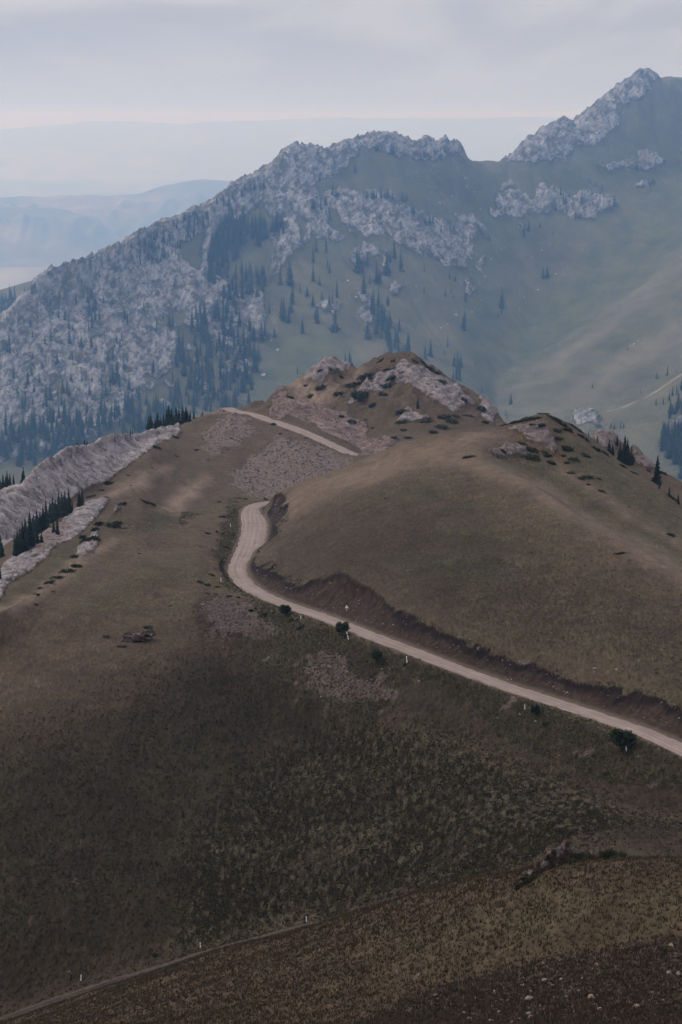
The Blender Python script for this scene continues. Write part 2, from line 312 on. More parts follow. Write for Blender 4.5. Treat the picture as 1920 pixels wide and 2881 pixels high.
rd_main = [(3000,2480,290), (2700,2420,290), (2420,2335,296), (2200,2245,306), (1920,2106,322), (1817,2061,331), (1634,1998,345), (1389,1919,363), (1205,1848,376), (1021,1778,394), (919,1738,410), (814,1703,428), (735,1671,443), (690,1642,456), (668,1603,470), (682,1563,487), (699,1520,507), (706,1478,528), (703,1444,550), (716,1424,565), (752,1413,575), (800,1412,586)]
rd_far = [(640,1148,925), (668,1158,912), (701,1163,904), (747,1178,890), (814,1200,870), (882,1228,850), (943,1257,835), (997,1282,822), (1027,1293,815), (1080,1325,800)]
rd_low = [(-900,3060,284), (-600,3010,284), (-300,2960,286), (0,2876,290), (100,2840,293), (300,2772,297), (470,2719,300), (588,2683,304), (720,2652,308), (860,2615,310), (1000,2578,306)]
roads = {}
for nm, pts, hw in (('main', rd_main, 1.95), ('far', rd_far, 3.0), ('low', rd_low, 1.0)):
    P, q, d_ = road_points(pts); roads[nm] = (P, q, hw)
def road_half(nm, q, P):
    w = np.full(len(q), roads[nm][2])
    if nm == 'main':
        r = np.hypot(P[:, 0], P[:, 1]); w += .2*sstep(430, 450, r); w += .1*sstep(478, 495, r)*(1-sstep(545, 565, r))
    return w
ROADD = {}; LIP_SHADE = {}
def cut_road(T, nm, reach, cut, fill, apron):
    """bench the road into the slope: a cut bank above it, a fill slope below it"""
    P, q, hw = roads[nm]; W = road_half(nm, q, P)
    lo, hi = P.min(0)-reach, P.max(0)+reach
    box = (T.x > lo[0]) & (T.x < hi[0]) & (T.y > lo[1]) & (T.y < hi[1])
    idx = np.nonzero(box.ravel())[0]; X = T.x.ravel()[idx]; Y = T.y.ravel()[idx]
    best = np.full(len(X), 1e9); bi = np.zeros(len(X), int)
    for k in range(0, len(P), 4):
        dd = (X-P[k, 0])**2+(Y-P[k, 1])**2; m = dd < best; best[m] = dd[m]; bi[m] = k
    near = best < (reach+4)**2; idx, X, Y, bi = idx[near], X[near], Y[near], bi[near]
    bb = np.full(len(X), 1e9); b2 = bi.copy()
    for o in range(-4, 5):
        k = np.clip(bi+o, 0, len(P)-1); dd = (X-P[k, 0])**2+(Y-P[k, 1])**2; m = dd < bb; bb[m] = dd[m]; b2[m] = k[m]
    d_ = np.sqrt(bb); w = W[b2]; zr = P[b2, 2]; z = T.z.ravel()[idx]
    tg = np.gradient(P[:, :2], axis=0); tg /= np.linalg.norm(tg, axis=1)[:, None]
    side = np.sign(tg[b2, 0]*(Y-P[b2, 1])-tg[b2, 1]*(X-P[b2, 0]))
    if nm == 'main':                                    # the lay-by on the inner side of the upper bend
        r = np.hypot(X, Y); w = w+np.where(side < 0, 2.0, 0)*sstep(490, 505, r)*(1-sstep(535, 562, r))
    e = np.maximum(d_-w, 0); jig = 1+.55*fbm(X*.10, Y*.10, 3, 5)+.38*fbm(X*.32, Y*.32, 3, 8)
    e1 = apron*(1+.5*fbm(X*.13+9, Y*.13, 3, 6)); up = zr+np.where(e < e1, e*.42, e1*.42+(e-e1)*cut*jig)+np.maximum(e-e1-3.2, 0)*cut*2.2; dn = zr-np.where(e < .9, e*.12, .108+(e-.9)*fill)
    zn = np.clip(z, dn, up); wgt = 1-sstep(reach*.7, reach, e)
    zn = z+(zn-z)*wgt; zn = np.where(e <= .05, zr-.12, zn); zn = zn+.22*np.exp(-((z-up-.15)/.3)**2)*(e > 2)*(nm != 'low')
    dz = np.abs(zn-z)
    T.z.ravel()[idx] = zn
    full_d = np.full(T.z.size, 99.0); full_d[idx] = e; cutm = np.zeros(T.z.size); cutm[idx] = np.where(zn < z-.10, 1, 0)*(.42+.58*sstep(.5, 1.2, e/np.maximum(e1, .1)))*(e > .3)
    fillm = np.zeros(T.z.size); fillm[idx] = np.where(zn > z+.10, 1, 0)*(e > .6)
    lipsh = np.zeros(T.z.size); lipsh[idx] = np.where((zn < z-.02) & (z-zn < 1.1), 1-sstep(.5, 1.1, z-zn), 0)*(e > 1.0); LIP_SHADE[nm] = lipsh.reshape(T.z.shape)  # band just below the cut edge, mask for the painted lip shade
    ROADD[nm] = (full_d.reshape(T.z.shape), cutm.reshape(T.z.shape), fillm.reshape(T.z.shape))
# broad swells first, then the road benches
wob = sstep(60, 140, NT.r)*(1-sstep(700, 760, NT.r))
NT.z += wob*(.55*fbm(NT.x/26, NT.y/26, 3, 31)+.16*fbm(NT.x/5.5, NT.y/5.5, 2, 37))
cut_road(NT, 'main', 19, .95, .62, 1.7)
cut_road(NT, 'far', 24, 1.2, .7, 2.0)
cut_road(NT, 'low', 9, .9, .6, .5)
NT.update(); MT.update()
# ------------------------------------------------------------------ where each ground cover lies
def cr(ox, oy, sc, *a): return [(ox+a[i]/sc, oy+a[i+1]/sc) for i in range(0, len(a), 2)]
def pr(*a): return [(a[i], a[i+1]) for i in range(0, len(a), 2)]
def cover(T, polys, feather, rlo=0, rhi=1e9, jig=10.0, sc=9.0, seed=1):
    sel = (T.r[:, 0] > rlo) & (T.r[:, 0] < rhi); m = np.zeros(T.z.shape); U, V, x, y = T.U[sel], T.V[sel], T.x[sel], T.y[sel]
    if jig: U = U+jig*fbm(x/sc, y/sc, 4, seed); V = V+jig*.7*fbm(x/sc, y/sc, 4, seed+50)
    q = 0
    for p in polys: q = np.maximum(q, poly_mask(U, V, p, feather))
    m[sel] = q; return m
lime_ridge = [pr(-300,1500, 0,1386, 55,1366, 80,1342, 116,1305, 184,1262, 257,1253, 318,1222, 392,1220, 453,1204, 500,1198, 514,1214, 500,1228, 450,1247, 389,1290, 339,1328, 300,1356, 243,1380, 200,1408, 150,1440, 80,1492, 37,1522, 0,1540, -300,1640)]
lime_strip = [pr(307,1404, 250,1415, 186,1451, 175,1479, 132,1497, 86,1536, 54,1558, 21,1579, 0,1620, -300,1760, -300,1830, 0,1690, 21,1647, 71,1619, 118,1583, 150,1544, 200,1519, 250,1483, 296,1426)]
crest_rocks = [pr(343,1433, 310,1448, 268,1490, 285,1515, 255,1560, 212,1570, 220,1545, 262,1500, 300,1440)]
dome_rocks = [cr(760,990,2.376, 660,230, 760,150, 880,110, 960,125, 1100,190, 1200,240, 1290,320, 1360,385, 1300,415, 1220,425, 1130,380, 1050,340, 1000,290, 900,255, 840,245, 760,280, 650,330, 520,400, 540,340, 620,280),
  cr(760,990,2.376, 220,215, 300,140, 390,100, 480,125, 560,140, 500,165, 420,190, 330,240, 250,250), cr(760,990,2.376, 930,395, 1000,430, 1090,470, 1060,525, 960,480, 880,505, 820,560, 850,480),
  cr(760,990,2.376, 1400,350, 1500,405, 1530,440, 1490,500, 1420,450)]
dome_red = [cr(760,990,2.376, -10,440, 5,390, 50,290, 90,280, 105,330, 180,355, 330,395, 430,425, 640,490, 650,575, 760,570, 860,585, 760,690, 640,700, 530,610, 420,570, 330,510, 220,460, 120,430, 30,450)]
knob_rocks = [cr(1380,1140,2.904, 150,200, 250,180, 330,190, 400,150, 430,170, 480,230, 520,290, 545,370, 520,405, 480,375, 430,335, 330,310, 270,265), cr(1380,1140,2.904, 0,385, 80,365, 150,335, 240,340, 295,400, 200,435, 120,430, 20,405)]
back_rocks = [cr(1380,1140,2.904, 840,270, 890,230, 1020,235, 1040,290, 1000,370, 930,360, 870,310), cr(1380,1140,2.904, 1150,350, 1200,375, 1260,395, 1330,470, 1350,520, 1280,525, 1190,480)]
scree_p = [cr(0,1000,1.633, 1080,520, 1190,450, 1290,375, 1400,395, 1500,440, 1700,520, 1568,560, 1400,600, 1260,645, 1130,645, 1070,590), cr(0,1700,1.633, 885,-5, 1000,-40, 1150,10, 1240,60, 1270,110, 1200,165, 1100,150, 960,120, 915,60),
  pr(872,1850, 900,1830, 960,1850, 1020,1900, 1090,1945, 1110,1970, 1010,1968, 930,1958, 880,1935, 866,1890), cr(0,1000,1.633, 930,350, 1060,270, 1140,290, 1180,340, 1080,400, 960,470)]
verge_p = [pr(650,1415, 690,1440, 690,1520, 655,1600, 672,1650, 760,1695, 930,1760, 1100,1830, 1300,1905, 1290,1925, 1000,1810, 760,1720, 640,1660, 600,1560), cr(0,1000,1.633, 560,760, 760,700, 900,740, 760,790, 620,820)]
flank_p = [pr(1340,1300, 1475,1345, 1660,1455, 1900,1595, 2300,1830, 2300,1780, 1920,1545, 1700,1400, 1560,1310, 1400,1275), pr(1580,1205, 1700,1300, 1920,1432, 2300,1700, 2300,1760, 1920,1530, 1750,1425, 1600,1320),
  pr(0,1690, 150,1560, 260,1490, 310,1440, 330,1425, 230,1572, 90,1675, 0,1720), pr(1000,1390, 1250,1330, 1330,1400, 1200,1420, 1020,1440)]
meadow_p = [pr(-400,2200, 0,2090, 250,1975, 430,1880, 560,1800, 640,1775, 720,1800, 870,1860, 1000,1975, 1300,2070, 1640,2225, 1920,2285, 2320,2370, 2320,2460, 1920,2435, 1630,2430, 1330,2490, 1000,2590, 600,2700, 300,2795, 0,2900, -400,3050)]
hilldark_p = [pr(800,1590, 860,1480, 1050,1420, 1300,1420, 1420,1500, 1560,1580, 1700,1620, 1920,1760, 2300,1950, 2300,2100, 1920,1980, 1800,1890, 1700,1850, 1500,1830, 1300,1770, 1100,1690, 930,1630)]
bank_p = [pr(560,1690, 640,1675, 760,1712, 1000,1795, 1300,1902, 1634,2018, 1920,2135, 2320,2318, 2320,2385, 1920,2310, 1640,2245, 1300,2090, 1000,1995, 870,1885, 720,1825, 640,1800, 540,1800)]
tuft_p = [pr(640,2190, 900,2080, 1100,2030, 1500,2150, 1720,2260, 1720,2420, 1330,2490, 800,2640, 500,2660, 560,2400), pr(1250,1760, 1330,1640, 1500,1560, 1640,1560, 1960,1720, 2300,1900, 2300,2100, 1920,1970, 1700,1860, 1480,1835)]
heath_p = [pr(860,2990, 1100,2830, 1250,2765, 1500,2715, 1700,2680, 1790,2655, 1960,2640, 2330,2600, 2330,3000)]
pale_p = [pr(1180,1250, 1350,1280, 1480,1335, 1640,1440, 1920,1598, 2300,1830, 2300,1870, 1920,1640, 1640,1480, 1470,1375, 1330,1320, 1180,1290), pr(1570,1308, 1725,1398, 1920,1528, 2300,1780, 2300,1800, 1920,1550, 1720,1420, 1570,1325), pr(770,1400, 960,1320, 1150,1245, 1350,1214, 1420,1235, 1230,1290, 960,1390, 800,1490), cr(0,1000,1.633, 500,650, 560,600, 660,540, 780,500, 760,540, 640,610), cr(0,1000,1.633, 745,700, 800,650, 900,580, 960,560, 900,640, 820,720), cr(0,1000,1.633, 0,1160, 160,1090, 360,930, 520,850, 300,1010, 60,1180), cr(760,990,2.376, 90,270, 300,130, 230,260, 480,280, 590,150, 640,130, 560,220, 430,330, 340,380, 180,340)]
olive_p = [pr(1220,1440, 1300,1400, 1460,1390, 1400,1430, 1300,1460), pr(200,1700, 420,1600, 560,1560, 420,1660, 250,1740), pr(1050,2600, 1500,2500, 1900,2520, 1900,2640, 1500,2640, 1100,2700)]
red_strip = [pr(86,1536, 140,1498, 190,1478, 210,1490, 150,1540, 100,1570)]

T = NT; R_ = T.r+0*T.z
lime = np.maximum(cover(T, lime_ridge, 5, 560, 1000, 7, 12, 1), cover(T, lime_strip, 5, 440, 700, 7, 9, 2)); lime = np.maximum(lime, cover(T, crest_rocks, 5, 420, 600, 12, 6, 3)*.9)
dome = cover(T, dome_rocks, 7, 880, 1000, 16, 14, 4); knob = cover(T, knob_rocks, 5, 480, 575, 12, 5, 5); back = cover(T, back_rocks, 6, 600, 700, 8, 5, 6)
dome *= sstep(-.50, -.05, fbm(T.x/9, T.y/9, 3, 41)+.16)
redm = np.maximum(cover(T, dome_red, 6, 815, 935, 12, 10, 7), .8*cover(T, red_strip, 6, 440, 700, 8, 8, 8))
rock = np.maximum.reduce([lime, dome, knob, back, redm])
scree = np.maximum.reduce([(.8 if b < 500 else 1)*cover(T, [p], 22, a, b, 45, 16, 9+i) for i, (p, (a, b)) in enumerate(zip(scree_p, ((690, 930), (380, 480), (340, 430), (780, 930))))])
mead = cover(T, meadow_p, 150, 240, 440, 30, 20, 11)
hdark = cover(T, hilldark_p, 110, 330, 560, 50, 20, 12)  # darker ground cover on the lower right hill
tuft = cover(T, tuft_p, 60, 240, 480, 50, 20, 13)
heath = cover(T, heath_p, 22, 90, 250, 30, 8, 14)
bank = cover(T, bank_p, 22, 280, 480, 25, 12, 19)
verge = cover(T, verge_p, 16, 330, 620, 25, 9, 15)
green = np.maximum(cover(T, flank_p, 22, 380, 620, 20, 12, 16), .9*cover(T, olive_p, 30, 110, 620, 40, 14, 17))
pale = np.maximum(.28*cover(T, pale_p[:3], 30, 380, 620, 30, 20, 44), .6*cover(T, pale_p[3:], 26, 380, 960, 22, 14, 18))
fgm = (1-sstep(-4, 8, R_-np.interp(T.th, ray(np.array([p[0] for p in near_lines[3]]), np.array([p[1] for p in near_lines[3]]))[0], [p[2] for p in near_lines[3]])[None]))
dm, cm, fm = ROADD['main']; df, cf, ff = ROADD['far']; dl_, cl, fl = ROADD['low']
soil = np.maximum.reduce([cm*(1-sstep(14, 22, dm)), .8*cl*(1-sstep(4, 8, dl_)), np.zeros_like(cm)])
redm = np.maximum(redm, .75*cf*(1-sstep(10, 18, df))); rock = np.maximum(rock, .9*cf*(1-sstep(10, 18, df)))
edge = np.maximum.reduce([1-sstep(0.15, 1.1, dm+.4*fbm(T.x/1.3, T.y/1.3, 3, 61)), 1-sstep(.2, 1.6, df), 1-sstep(.1, .7, dl_+.3*fbm(T.x/.9, T.y/.9, 2, 62))])
fill = fm*(1-sstep(14, 20, dm))
spoil = fill*sstep(.22, .5, fbm(T.x/5, T.y/5, 4, 63))*.7
scree = np.maximum(scree, np.where(R_ < 500, spoil, 0)); scree = np.maximum(scree, .85*ff*(1-sstep(8, 16, df)))
verge = np.maximum(verge, .8*fill*(1-spoil))

# relief: blocky rock, tussocks, scarred cut bank
m = rock > .02; x, y = T.x[m], T.y[m]
wx, wy = x+2.5*fbm(x/9, y/9, 3, 70), y+2.5*fbm(x/9, y/9, 3, 71)
big = ridged((wx*.8+wy*.6)/17, (wy*.8-wx*.6)/7.5, 4, 72); f1, f2, iv = cell2(wx/3.4+.3*wy/3.4, wy/4.2, 73); f1b, f2b, ivb = cell2(wx/1.3, wy/1.8, 74)
huge = ridged((wx*.8+wy*.6)/34, (wy*.8-wx*.6)/13, 4, 77)
rel = 1.6*huge+1.1*big+.7*(iv-.5)+.4*(ivb-.5)+.5*fbm(x/1.6, y/1.6, 3, 78)
k = np.select([lime[m] > .3, dome[m] > .3, back[m] > .3, knob[m] > .3], [.75, 1.15, 1.0, 1.0], .7); 
T.z[m] += rock[m]*rel*k
m = (R_ > 870) & (R_ < 1000); x, y = T.x[m], T.y[m]; T.z[m] += sstep(870, 915, R_[m])*(3.6*ridged(x/21+y/70, y/60, 3, 79)+1.5*ridged(x/8-y/40, y/24, 3, 80))*sstep(1.5, 13, df[m])
m = (R_ > 95) & (R_ < 620) & (rock < .5); x, y = T.x[m], T.y[m]
tus = (.5-np.abs(noise2(x/.75, y/1.9, 81)))*.20+.10*noise2(x/.4, y/.8, 82)
amp = .45+.25*mead[m]+.2*tuft[m]+.3*hdark[m]-.6*fgm[m]+.4*bank[m]; amp *= 1-np.maximum(sstep(.3, .8, edge[m]), .5*soil[m])
T.z[m] += np.clip(amp, .1, 2)*tus+bank[m]*(1-edge[m])*.45*fbm(x/2.6, y/2.0, 3, 86)*sstep(.5, 3, dm[m])+.0*tus*(.6+.6*fbm(x/9, y/9, 2, 83))
m = (soil > .05) | (scree > .05); x, y = T.x[m], T.y[m]
T.z[m] += np.maximum(soil[m], scree[m])*(.14*ridged(x/2.3, y/2.3, 3, 84)+.16*(cell2(x/.9, y/.9, 85)[2]-.5))*sstep(.5, 2.0, np.minimum(dm[m], df[m]))
T.update()

def ang(T):                                              # flat image of the four-channel masks
    return None
ma = np.stack([rock, scree, soil, np.maximum(green, .75*verge)], -1).reshape(-1, 4)
dark = np.clip(np.maximum.reduce([mead, .68*hdark, .25*verge, .30*fgm, .80*bank, .75*(cm > 0)*(1-sstep(5, 12, dm))]), 0, 1); green = np.maximum(green, .55*bank)
mb = np.stack([dark, tuft, redm, pale], -1).reshape(-1, 4)
md = np.stack([np.maximum(LIP_SHADE['main'], LIP_SHADE['far'])*(1-edge), bank, verge, hdark], -1).reshape(-1, 4)
mc = np.stack([edge, heath, fgm, np.clip(np.maximum(lime, .65*dome*(1-redm)), 0, 1)], -1).reshape(-1, 4)

# ------------------------------------------------------------------ mountain covers
M = MT; C1 = (0, 150, 1.633); C2 = (960, 150, 1.633)
rocks_m = [cr(*C1, -300,1500, -300,1450, 0,1235, 200,1035, 330,975, 450,940, 700,820, 980,690, 1150,570, 1340,440, 1560,440, 1568,560, 1490,600, 1440,700, 1430,760, 1330,790, 1200,730, 1110,770, 1000,820, 960,900, 950,1010, 1080,1090, 1210,1120, 1225,1280, 1150,1310, 1100,1400, 1010,1350, 900,1300, 830,1260, 800,1440, 700,1560, 600,1650, 480,1760, 0,1900, -300,1900),
  cr(*C1, 1250,840, 1330,770, 1440,700, 1500,640, 1568,640, 1780,655, 1820,690, 1900,730, 2010,780, 2130,800, 2190,830, 2170,930, 2140,1000, 2050,985, 1930,945, 1790,860, 1660,850, 1500,860, 1440,850, 1350,945, 1290,1000, 1240,1050, 1265,960, 1250,880),
  cr(*C2, 700,755, 715,660, 790,630, 850,650, 855,695, 920,620, 1000,620, 1040,690, 1130,655, 1250,665, 1265,710, 1190,745, 1060,765, 1000,750, 850,755, 760,765), cr(*C2, 725,630, 780,590, 795,600, 740,640),
  cr(*C2, 760,510, 860,390, 950,350, 1025,310, 1065,330, 1120,285, 1160,255, 1230,190, 1320,140, 1370,85, 1410,85, 1450,115, 1400,200, 1320,240, 1260,330, 1220,400, 1100,440, 1040,500, 900,505),
  cr(*C2, -20,560, -20,440, 100,380, 280,390, 400,405, 490,415, 545,425, 580,490, 500,495, 400,500, 270,495, 110,430, 50,500), cr(*C2, 45,930, 110,900, 210,930, 200,990, 120,960, 60,1000),
  cr(*C2, 60,1130, 100,1100, 140,1180, 145,1290, 110,1280), cr(*C2, 225,1120, 250,1070, 280,1100, 250,1130), cr(*C2, 555,1070, 590,1055, 620,1090, 600,1130, 560,1120), cr(*C2, 630,960, 670,945, 655,1010, 640,1050),
  cr(*C2, 530,750, 600,770, 650,800, 690,860, 660,860, 620,810, 550,775), cr(*C2, 1040,515, 1200,525, 1380,515, 1380,535, 1200,545, 1060,530), cr(*C2, 1385,480, 1440,465, 1480,510, 1420,545, 1390,530), cr(*C2, 1560,455, 1640,440, 1640,470, 1568,475),
  cr(*C2, 1110,580, 1150,582, 1200,620, 1180,628), cr(*C2, 1335,605, 1380,610, 1415,598, 1395,625, 1350,635), cr(*C1, 1430,1160, 1480,1140, 1560,1150, 1570,1190, 1480,1190), cr(*C2, 795,830, 835,790, 830,835),
  cr(*C2, 1060,1690, 1160,1680, 1175,1715, 1090,1730), cr(*C2, 1510,1690, 1568,1680, 1700,1700, 1600,1760)]
holes = [cr(*C1, 900,850, 960,800, 940,1010, 860,990, 820,930), cr(*C1, 700,1250, 790,1190, 850,1200, 840,1260, 760,1280), cr(*C1, 480,1390, 560,1340, 500,1420), cr(*C1, 1440,620, 1490,590, 1600,600, 1500,640), cr(*C1, 1370,770, 1420,820, 1440,850, 1380,850, 1360,800), cr(*C1, 1260,520, 1330,500, 1350,560, 1290,580), cr(*C1, 220,1560, 300,1520, 300,1600, 250,1640), cr(*C1, 600,1600, 760,1560, 740,1640, 640,1660)]
MX, MY = M.x/KN, M.y/KN
rk = cover(M, rocks_m, 10, 1500*KM, 3100*KM, 26, 78, 21); rk *= 1-cover(M, holes, 22, 1500*KM, 3100*KM, 40, 97, 22)
nz = fbm(MX/80, MY/120, 4, 23); rk = np.clip(rk*1.15+.55*fbm(MX/22, MY/45, 5, 30)*(rk > .02)*(rk < .98), 0, 1); rk *= sstep(-.48, -.14, nz+.10*sstep(760, 560, M.U)); rk *= sstep(-.62, -.22, ridged(MX/52+MY/300, MY/260, 3, 33)*-1+.55)
belt = cr(*C1, 780,1450, 830,1260, 960,1000, 1060,1100, 1220,1150, 1230,1300, 1100,1640, 700,1700); bm = cover(M, [belt], 20, 1500*KM, 2600*KM, 20, 60, 24)
rk = np.maximum(rk, bm*sstep(.10, .28, fbm(MX/34, MY/60, 4, 25)))
gm_p = [cr(*C2, 540,1000, 630,760, 560,650, 700,560, 760,900, 760,1100, 700,1640, 480,1640, 560,1400), cr(*C2, 760,1300, 1000,1050, 1300,780, 1500,600, 1900,480, 1900,620, 1568,920, 1250,1185, 1000,1380, 720,1620), cr(*C1, 1150,1500, 1300,1300, 1560,1250, 1700,1500, 1500,1720, 1150,1720), cr(*C1, 1370,780, 1568,860, 1700,900, 1500,940, 1400,900)]
gr = cover(M, gm_p, 30, 1500*KM, 3300*KM, 60, 180, 26)
track = cover(M, [cr(*C2, 1568,1472, 1450,1552, 1300,1632, 1180,1657, 1060,1672, 1060,1678, 1180,1664, 1300,1640, 1450,1562, 1700,1400, 1700,1390)], 3, 1550*KM, 1750*KM, 0)
tanr = cover(M, [cr(*C2, 1568,932, 1400,1072, 1250,1192, 1100,1312, 900,1472, 720,1632, 770,1628, 950,1478, 1150,1325, 1300,1210, 1450,1085, 1600,960, 1800,790, 1800,760), cr(*C2, 1568,1240, 1250,1440, 950,1660, 1000,1660, 1300,1470, 1700,1230, 1700,1180)], 42, 1550*KM, 2450*KM, 60, 90, 34)
x, y = MX, MY
swell = 9*fbm(x/260, y/260, 3, 27)+2.6*fbm(x/50, y/60, 4, 28)
gul = 3.2*ridged(x/60+y/160, y/420, 3, 29)
M.z += KN*(swell*.6+gul*(1-.5*rk))*sstep(1390*KM, 1610*KM, M.r)
q = rk > .02; x, y = x[q], y[q]; wx = x+6*fbm(x/60, y/60, 3, 90); wy = y+10*fbm(x/60, y/60, 3, 91)
zq = M.z[q]/KN; bd = .84*x-.55*zq+4*fbm(x/50, zq/50, 3, 97); al = .55*x+.84*zq
f1, f2, iv = cell2(wx/13+wy/70, wy/40, 93); f1b, f2b, ivb = cell2(wx/6+wy/30, wy/16, 94)
M.z[q] += KN*rk[q]*(13*ridged(wx/62+wy/160, wy/150, 5, 92, .58)+5*(iv-.5)+2.6*(ivb-.5)+3.0*ridged(wx/14-wy/80, wy/48, 4, 95)+5.0*ridged(bd/13, al/75, 4, 96)+2)
M.update()
mm = np.stack([rk, gr*(1-.7*tanr), np.maximum(track, .26*tanr), nz*.5+.5], -1).reshape(-1, 4)
# ------------------------------------------------------------------ materials
def mat_hillside():
    m, g = new_mat('hillside_ground'); pos = g.add('ShaderNodeNewGeometry').outputs['Position']
    def at(n):
        a = g.add('ShaderNodeAttribute', {'attribute_name': n}); s = g.add('ShaderNodeSeparateColor', None, Color=a.outputs['Color']); return [s.outputs[0], s.outputs[1], s.outputs[2], a.outputs['Alpha']]
    rock, scree, soil, green = at('ma'); dark, tuft, red, pale = at('mb'); edge, heath, fg, lime = at('mc'); lip_shade = at('md')[0]
    patch = g.noise(pos, .022, 4, .55, .4); mid = g.noise(g.scale(pos, (1, .6, 1)), .16, 4, .6, .3); tus = g.noise(g.scale(pos, (1.5, .55, .3)), 1.25, 4, .65, .2); fine = g.noise(pos, 5.5, 3, .65); strk = g.noise(g.scale(pos, (1.2, .5, .3)), .6, 3, .6, .4)
    # dry and green grass
    dry = g.ramp(tus, [(.25, (.030, .0212, .0128)), (.5, (.054, .0385, .0232)), (.78, (.088, .064, .0395))])
    grn = g.ramp(tus, [(.25, (.021, .0192, .0092)), (.5, (.039, .0355, .0168)), (.78, (.066, .060, .0290))])
    gfac = g.math('ADD', g.math('MULTIPLY', green, .85), g.step(g.math('ADD', g.math('MULTIPLY', patch, .6), g.math('MULTIPLY', mid, .4)), .50, .66), clamp=True)
    grass = g.mix(g.math('MULTIPLY', gfac, .8), dry, grn)
    grass = g.mix(g.math('MULTIPLY', pale, .75), grass, (.25, .185, .135))
    # low dark meadow herbs with straw tussocks
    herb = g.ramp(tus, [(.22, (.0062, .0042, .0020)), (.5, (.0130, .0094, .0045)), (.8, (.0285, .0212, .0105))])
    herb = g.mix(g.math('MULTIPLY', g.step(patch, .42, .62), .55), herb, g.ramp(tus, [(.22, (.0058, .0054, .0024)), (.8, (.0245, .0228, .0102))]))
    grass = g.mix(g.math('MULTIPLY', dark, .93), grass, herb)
    straw = g.step(g.math('ADD', g.math('MULTIPLY', tus, .45), g.math('ADD', g.math('MULTIPLY', fine, .45), g.math('MULTIPLY', mid, .10))), .49, .60)
    straw = g.math('MULTIPLY', straw, g.math('ADD', g.math('MULTIPLY', tuft, .85), g.math('MULTIPLY', dark, .16), clamp=True))
    grass = g.mix(straw, grass, g.ramp(fine, [(.3, (.036, .031, .0165)), (.7, (.068, .058, .032))]))
    # near brown slope and its stony heath
    brown = g.ramp(tus, [(.2, (.026, .0172, .0092)), (.5, (.046, .0312, .0168)), (.8, (.072, .050, .0275))])
    brown = g.mix(g.math('MULTIPLY', gfac, .45), brown, g.ramp(tus, [(.2, (.020, .018, .0095)), (.8, (.056, .049, .025))]))
    hth = g.ramp(g.noise(pos, 2.6, 4, .65, .3), [(.28, (.020, .0145, .0100)), (.5, (.043, .0310, .0212)), (.72, (.080, .059, .042))])
    grass = g.mix(fg, grass, g.mix(heath, brown, hth))
    grass = g.val(grass, g.math('MULTIPLY', g.rng(mid, .3, .7, .80, 1.2), g.rng(g.noise(pos, .4, 4, .65), .3, .7, .82, 1.2)))
    sz_ = g.add('ShaderNodeSeparateXYZ', None, Vector=pos).outputs[2]; trail = g.step(g.math('SINE', g.math('ADD', g.math('MULTIPLY', sz_, 3.4), g.math('ADD', g.math('MULTIPLY', mid, 9.0), g.math('MULTIPLY', tus, 2.0)))), .62, 1.0)
    grass = g.val(grass, g.math('ADD', 1.0, g.math('MULTIPLY', trail, g.rng(patch, .4, .6, -.16, .20))))
    grass = g.val(grass, g.math('MULTIPLY', g.rng(strk, .3, .7, .9, 1.1), g.rng(fine, .25, .75, .66, 1.34)))
    # scree, bare soil, road edge
    cells = g.vor(pos, 2.6, 'F1', 'Color'); sc_ = g.add('ShaderNodeSeparateColor', None, Color=cells)
    scr = g.ramp(sc_.outputs[0], [(0, (.070, .051, .041)), (.5, (.108, .081, .067)), (1, (.168, .130, .110))])
    scr = g.val(scr, g.rng(g.vor(pos, 2.6, 'F1', 'Distance'), .1, .7, 1.05, .8))
    scr = g.mix(g.math('MULTIPLY', g.step(g.noise(pos, .3, 4, .65), .52, .62), .6), scr, grn)
    dk2 = g.math('MULTIPLY', g.math('SUBTRACT', 1.0, dark), .5); scr = g.mix(g.math('MULTIPLY', dark, .72), scr, (.034, .024, .019))
    col = g.mix(g.step(g.math('ADD', scree, g.math('ADD', g.math('MULTIPLY', g.math('SUBTRACT', mid, .5), 1.5), g.math('MULTIPLY', g.math('SUBTRACT', g.noise(g.scale(pos, (1.6, .4, .4)), .5, 4, .65), .5), 1.9))), .30, .72), grass, scr)
    vs = g.noise(g.scale(pos, (1.2, 1.2, .35)), 1.0, 5, .65, .5)
    sl_ = g.ramp(vs, [(.25, (.0115, .0068, .0048)), (.5, (.0265, .0160, .0112)), (.66, (.050, .0315, .0225)), (.82, (.12, .084, .066))])
    sl_ = g.mix(g.math('MULTIPLY', g.step(g.noise(pos, .45, 4, .6), .54, .64), .7), sl_, g.ramp(tus, [(.2, (.022, .020, .013)), (.8, (.062, .053, .036))]))
    sl_ = g.mix(g.math('MULTIPLY', lip_shade, .92), sl_, (.0085, .0055, .0045))  # shade under the overhanging turf lip, painted into the soil colour
    col = g.mix(g.step(g.math('ADD', g.math('MAXIMUM', soil, lip_shade), g.math('MULTIPLY', g.math('SUBTRACT', fine, .5), .8)), .35, .6), col, sl_)
    col = g.mix(g.math('MULTIPLY', edge, .7), col, g.ramp(fine, [(.3, (.05, .038, .028)), (.7, (.115, .087, .068))]))
    # rock
    wv = g.vm('ADD', pos, g.vm('MULTIPLY', g.add('ShaderNodeTexNoise', None, Vector=pos, Scale=.16, Detail=4.0).outputs['Color'], (9, 9, 9)))
    macro = g.noise(g.scale(wv, (.8, .5, 1.5)), .16, 5, .62, .4); strat = g.noise(g.scale(wv, (.6, .5, 1.8)), .62, 8, .72, .4); crk = g.noise(g.scale(wv, (1.3, .6, 1.0)), .9, 6, .75); lich = g.noise(pos, .9, 5, .7); lw = g.noise(pos, .13, 4, .6)
